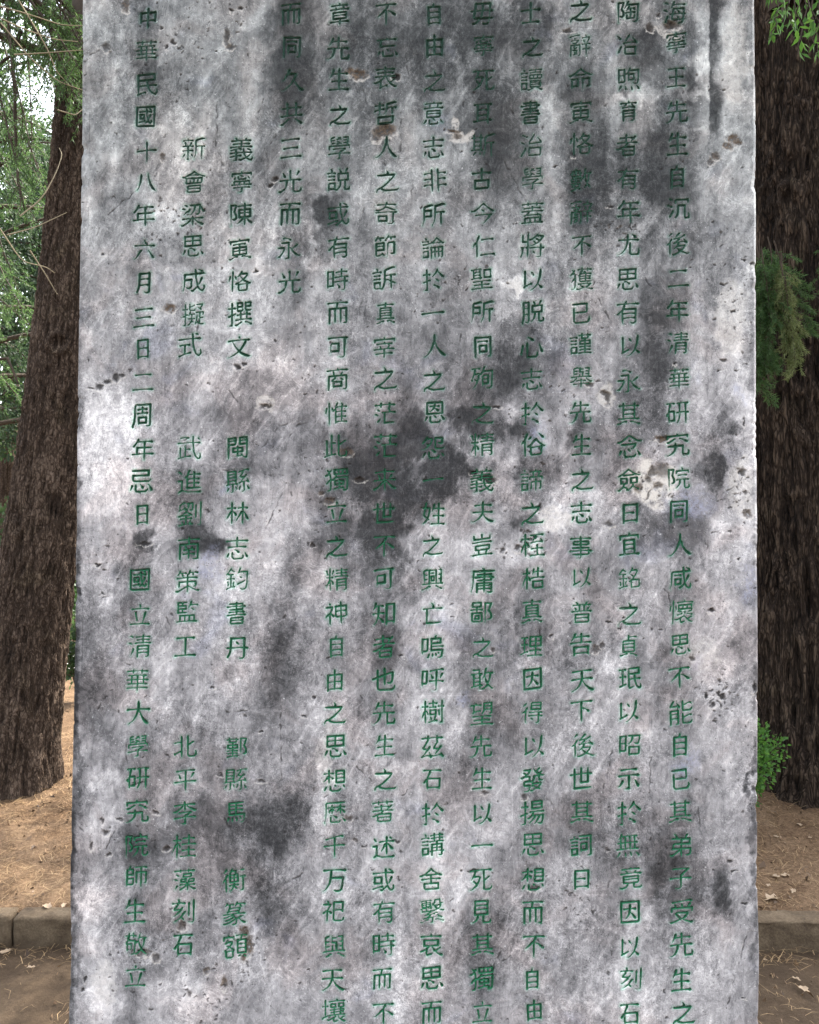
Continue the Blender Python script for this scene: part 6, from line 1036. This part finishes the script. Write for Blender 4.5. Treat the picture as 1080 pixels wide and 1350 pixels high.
parts = [strands((-3.2, 3.2), (KY + .085, 5.2), 26000, soil_h, .060, .0018), strands((-3.2, 3.2), (KY - .10, KY - .005), 1100, lambda x, y: x * 0 - .014, .06, .002), strands((-3, 3), (2.2, KY), 2200, lambda x, y: x * 0 - .014, .045, .0018)]
v, q = merge(parts); tag(link('needle_litter', mesh_np('needle_litter', v, q, False), M['straw']), 'dry straw coloured needles and grass stems strewn over the soil', 'litter', None, 'stuff')
def crumbs(n, xr, yr, hfun):
    x = rng.uniform(*xr, n); y = rng.uniform(*yr, n); keep = fbm(x * 2, y * 2, 75, 3) > rng.uniform(-1, .8, n); x, y = x[keep], y[keep]; n = len(x)
    d = np.stack([rng.normal(size=n), rng.normal(size=n), np.abs(rng.normal(0, .35, n))], 1)
    return blades(np.stack([x, y, hfun(x, y) + .002], 1), d, rng.gamma(2, .008, n), rng.gamma(2, .005, n), .2, rng)
v, q = merge([crumbs(9000, (-3.2, 3.2), (KY + .085, 5.2), soil_h), crumbs(2200, (-3, 3), (2.2, KY), lambda x, y: x * 0 - .016)])
tag(link('bark_litter', mesh_np('bark_litter', v, q, False), M['crumb']), 'dark bark flakes and crumbled leaves scattered on the soil', 'litter', None, 'stuff')
def fallen_leaf(px, py, z, size, label, k):
    r = np.random.default_rng(900 + k); size *= .8; p = at_z(px, py, z); hz = float(soil_h(np.array([p.x]), np.array([p.y]))[0]) + .006 if p.y > KY + .085 else (.100 if p.y > KY - .01 else -.008)
    nth = 14; a = np.linspace(0, 2 * math.pi, nth, endpoint=False); rad = (.5 + .14 * np.sin(a * 5 + r.uniform(0, 6)) + r.normal(0, .05, nth)) * size
    ex = 1.0; ey = r.uniform(.5, .8); an = r.uniform(0, 3.1)
    X = rad * np.cos(a) * ex; Y = rad * np.sin(a) * ey; Z = .35 * np.abs(Y) + r.normal(0, .05, nth) * size
    rot = lambda X, Y: (X * math.cos(an) - Y * math.sin(an), X * math.sin(an) + Y * math.cos(an))
    xi, yi = rot(X, Y); xm, ym = rot(X * .5, Y * .5)
    V = np.concatenate([np.stack([xi, yi, Z], 1), np.stack([xm, ym, Z * .3], 1), [[0, 0, .0]]]); V = V + [p.x, p.y, hz]
    Q = [(i, (i + 1) % nth, nth + (i + 1) % nth, nth + i) for i in range(nth)]; T = [(nth + i, nth + (i + 1) % nth, 2 * nth) for i in range(nth)]
    tag(link('fallen_leaf', mesh_np('fallen_leaf', V, Q, True, None, T), M['dead']), label, 'leaf', 'pale fallen leaves')
S, W_ = 'soil right of the stele', 'path right of the stele'
LV = [(1054, 1102, .035, 'pale upturned leaf, the topmost on the ' + S), (1024, 1114, .03, 'small pale leaf second from the top on the ' + S), (1068, 1117, .025, 'pale leaf at the right edge below the topmost leaf on the soil'),
      (1023, 1158, .035, 'curled pale leaf left of the middle of the leaf patch above the kerb'), (1036, 1156, .045, 'broad pale leaf in the middle of the leaf patch above the kerb'), (1046, 1173, .045, 'pale leaf lowest right in the leaf patch above the kerb'),
      (1013, 1167, .03, 'small pale leaf nearest the stele above the kerb'), (1018, 1188, .085, 'largest pale lobed dead leaf lying just above the kerb'), (1050, 1293, .035, 'small pale leaf on the ' + W_ + ' below the kerb'), (1060, 1307, .05, 'bigger pale leaf on the ' + W_ + ' near the bottom corner'),
      (1009, 1268, .02, 'tiny pale leaf on the path just right of the stele edge'), (62, 1196, .05, 'pale leaf on top of the kerb left of the stele'), (84, 1193, .04, 'pale leaf on the kerb touching the stele edge'), (8, 1257, .05, 'dull leaf on the dark path at the left edge'), (40, 1278, .035, 'small leaf on the dark path left of the stele')]
for k, (px, py, s_, lab) in enumerate(LV): fallen_leaf(px, py, .12 if py < 1175 else (.095 if py < 1205 else -.015), s_, lab, k)
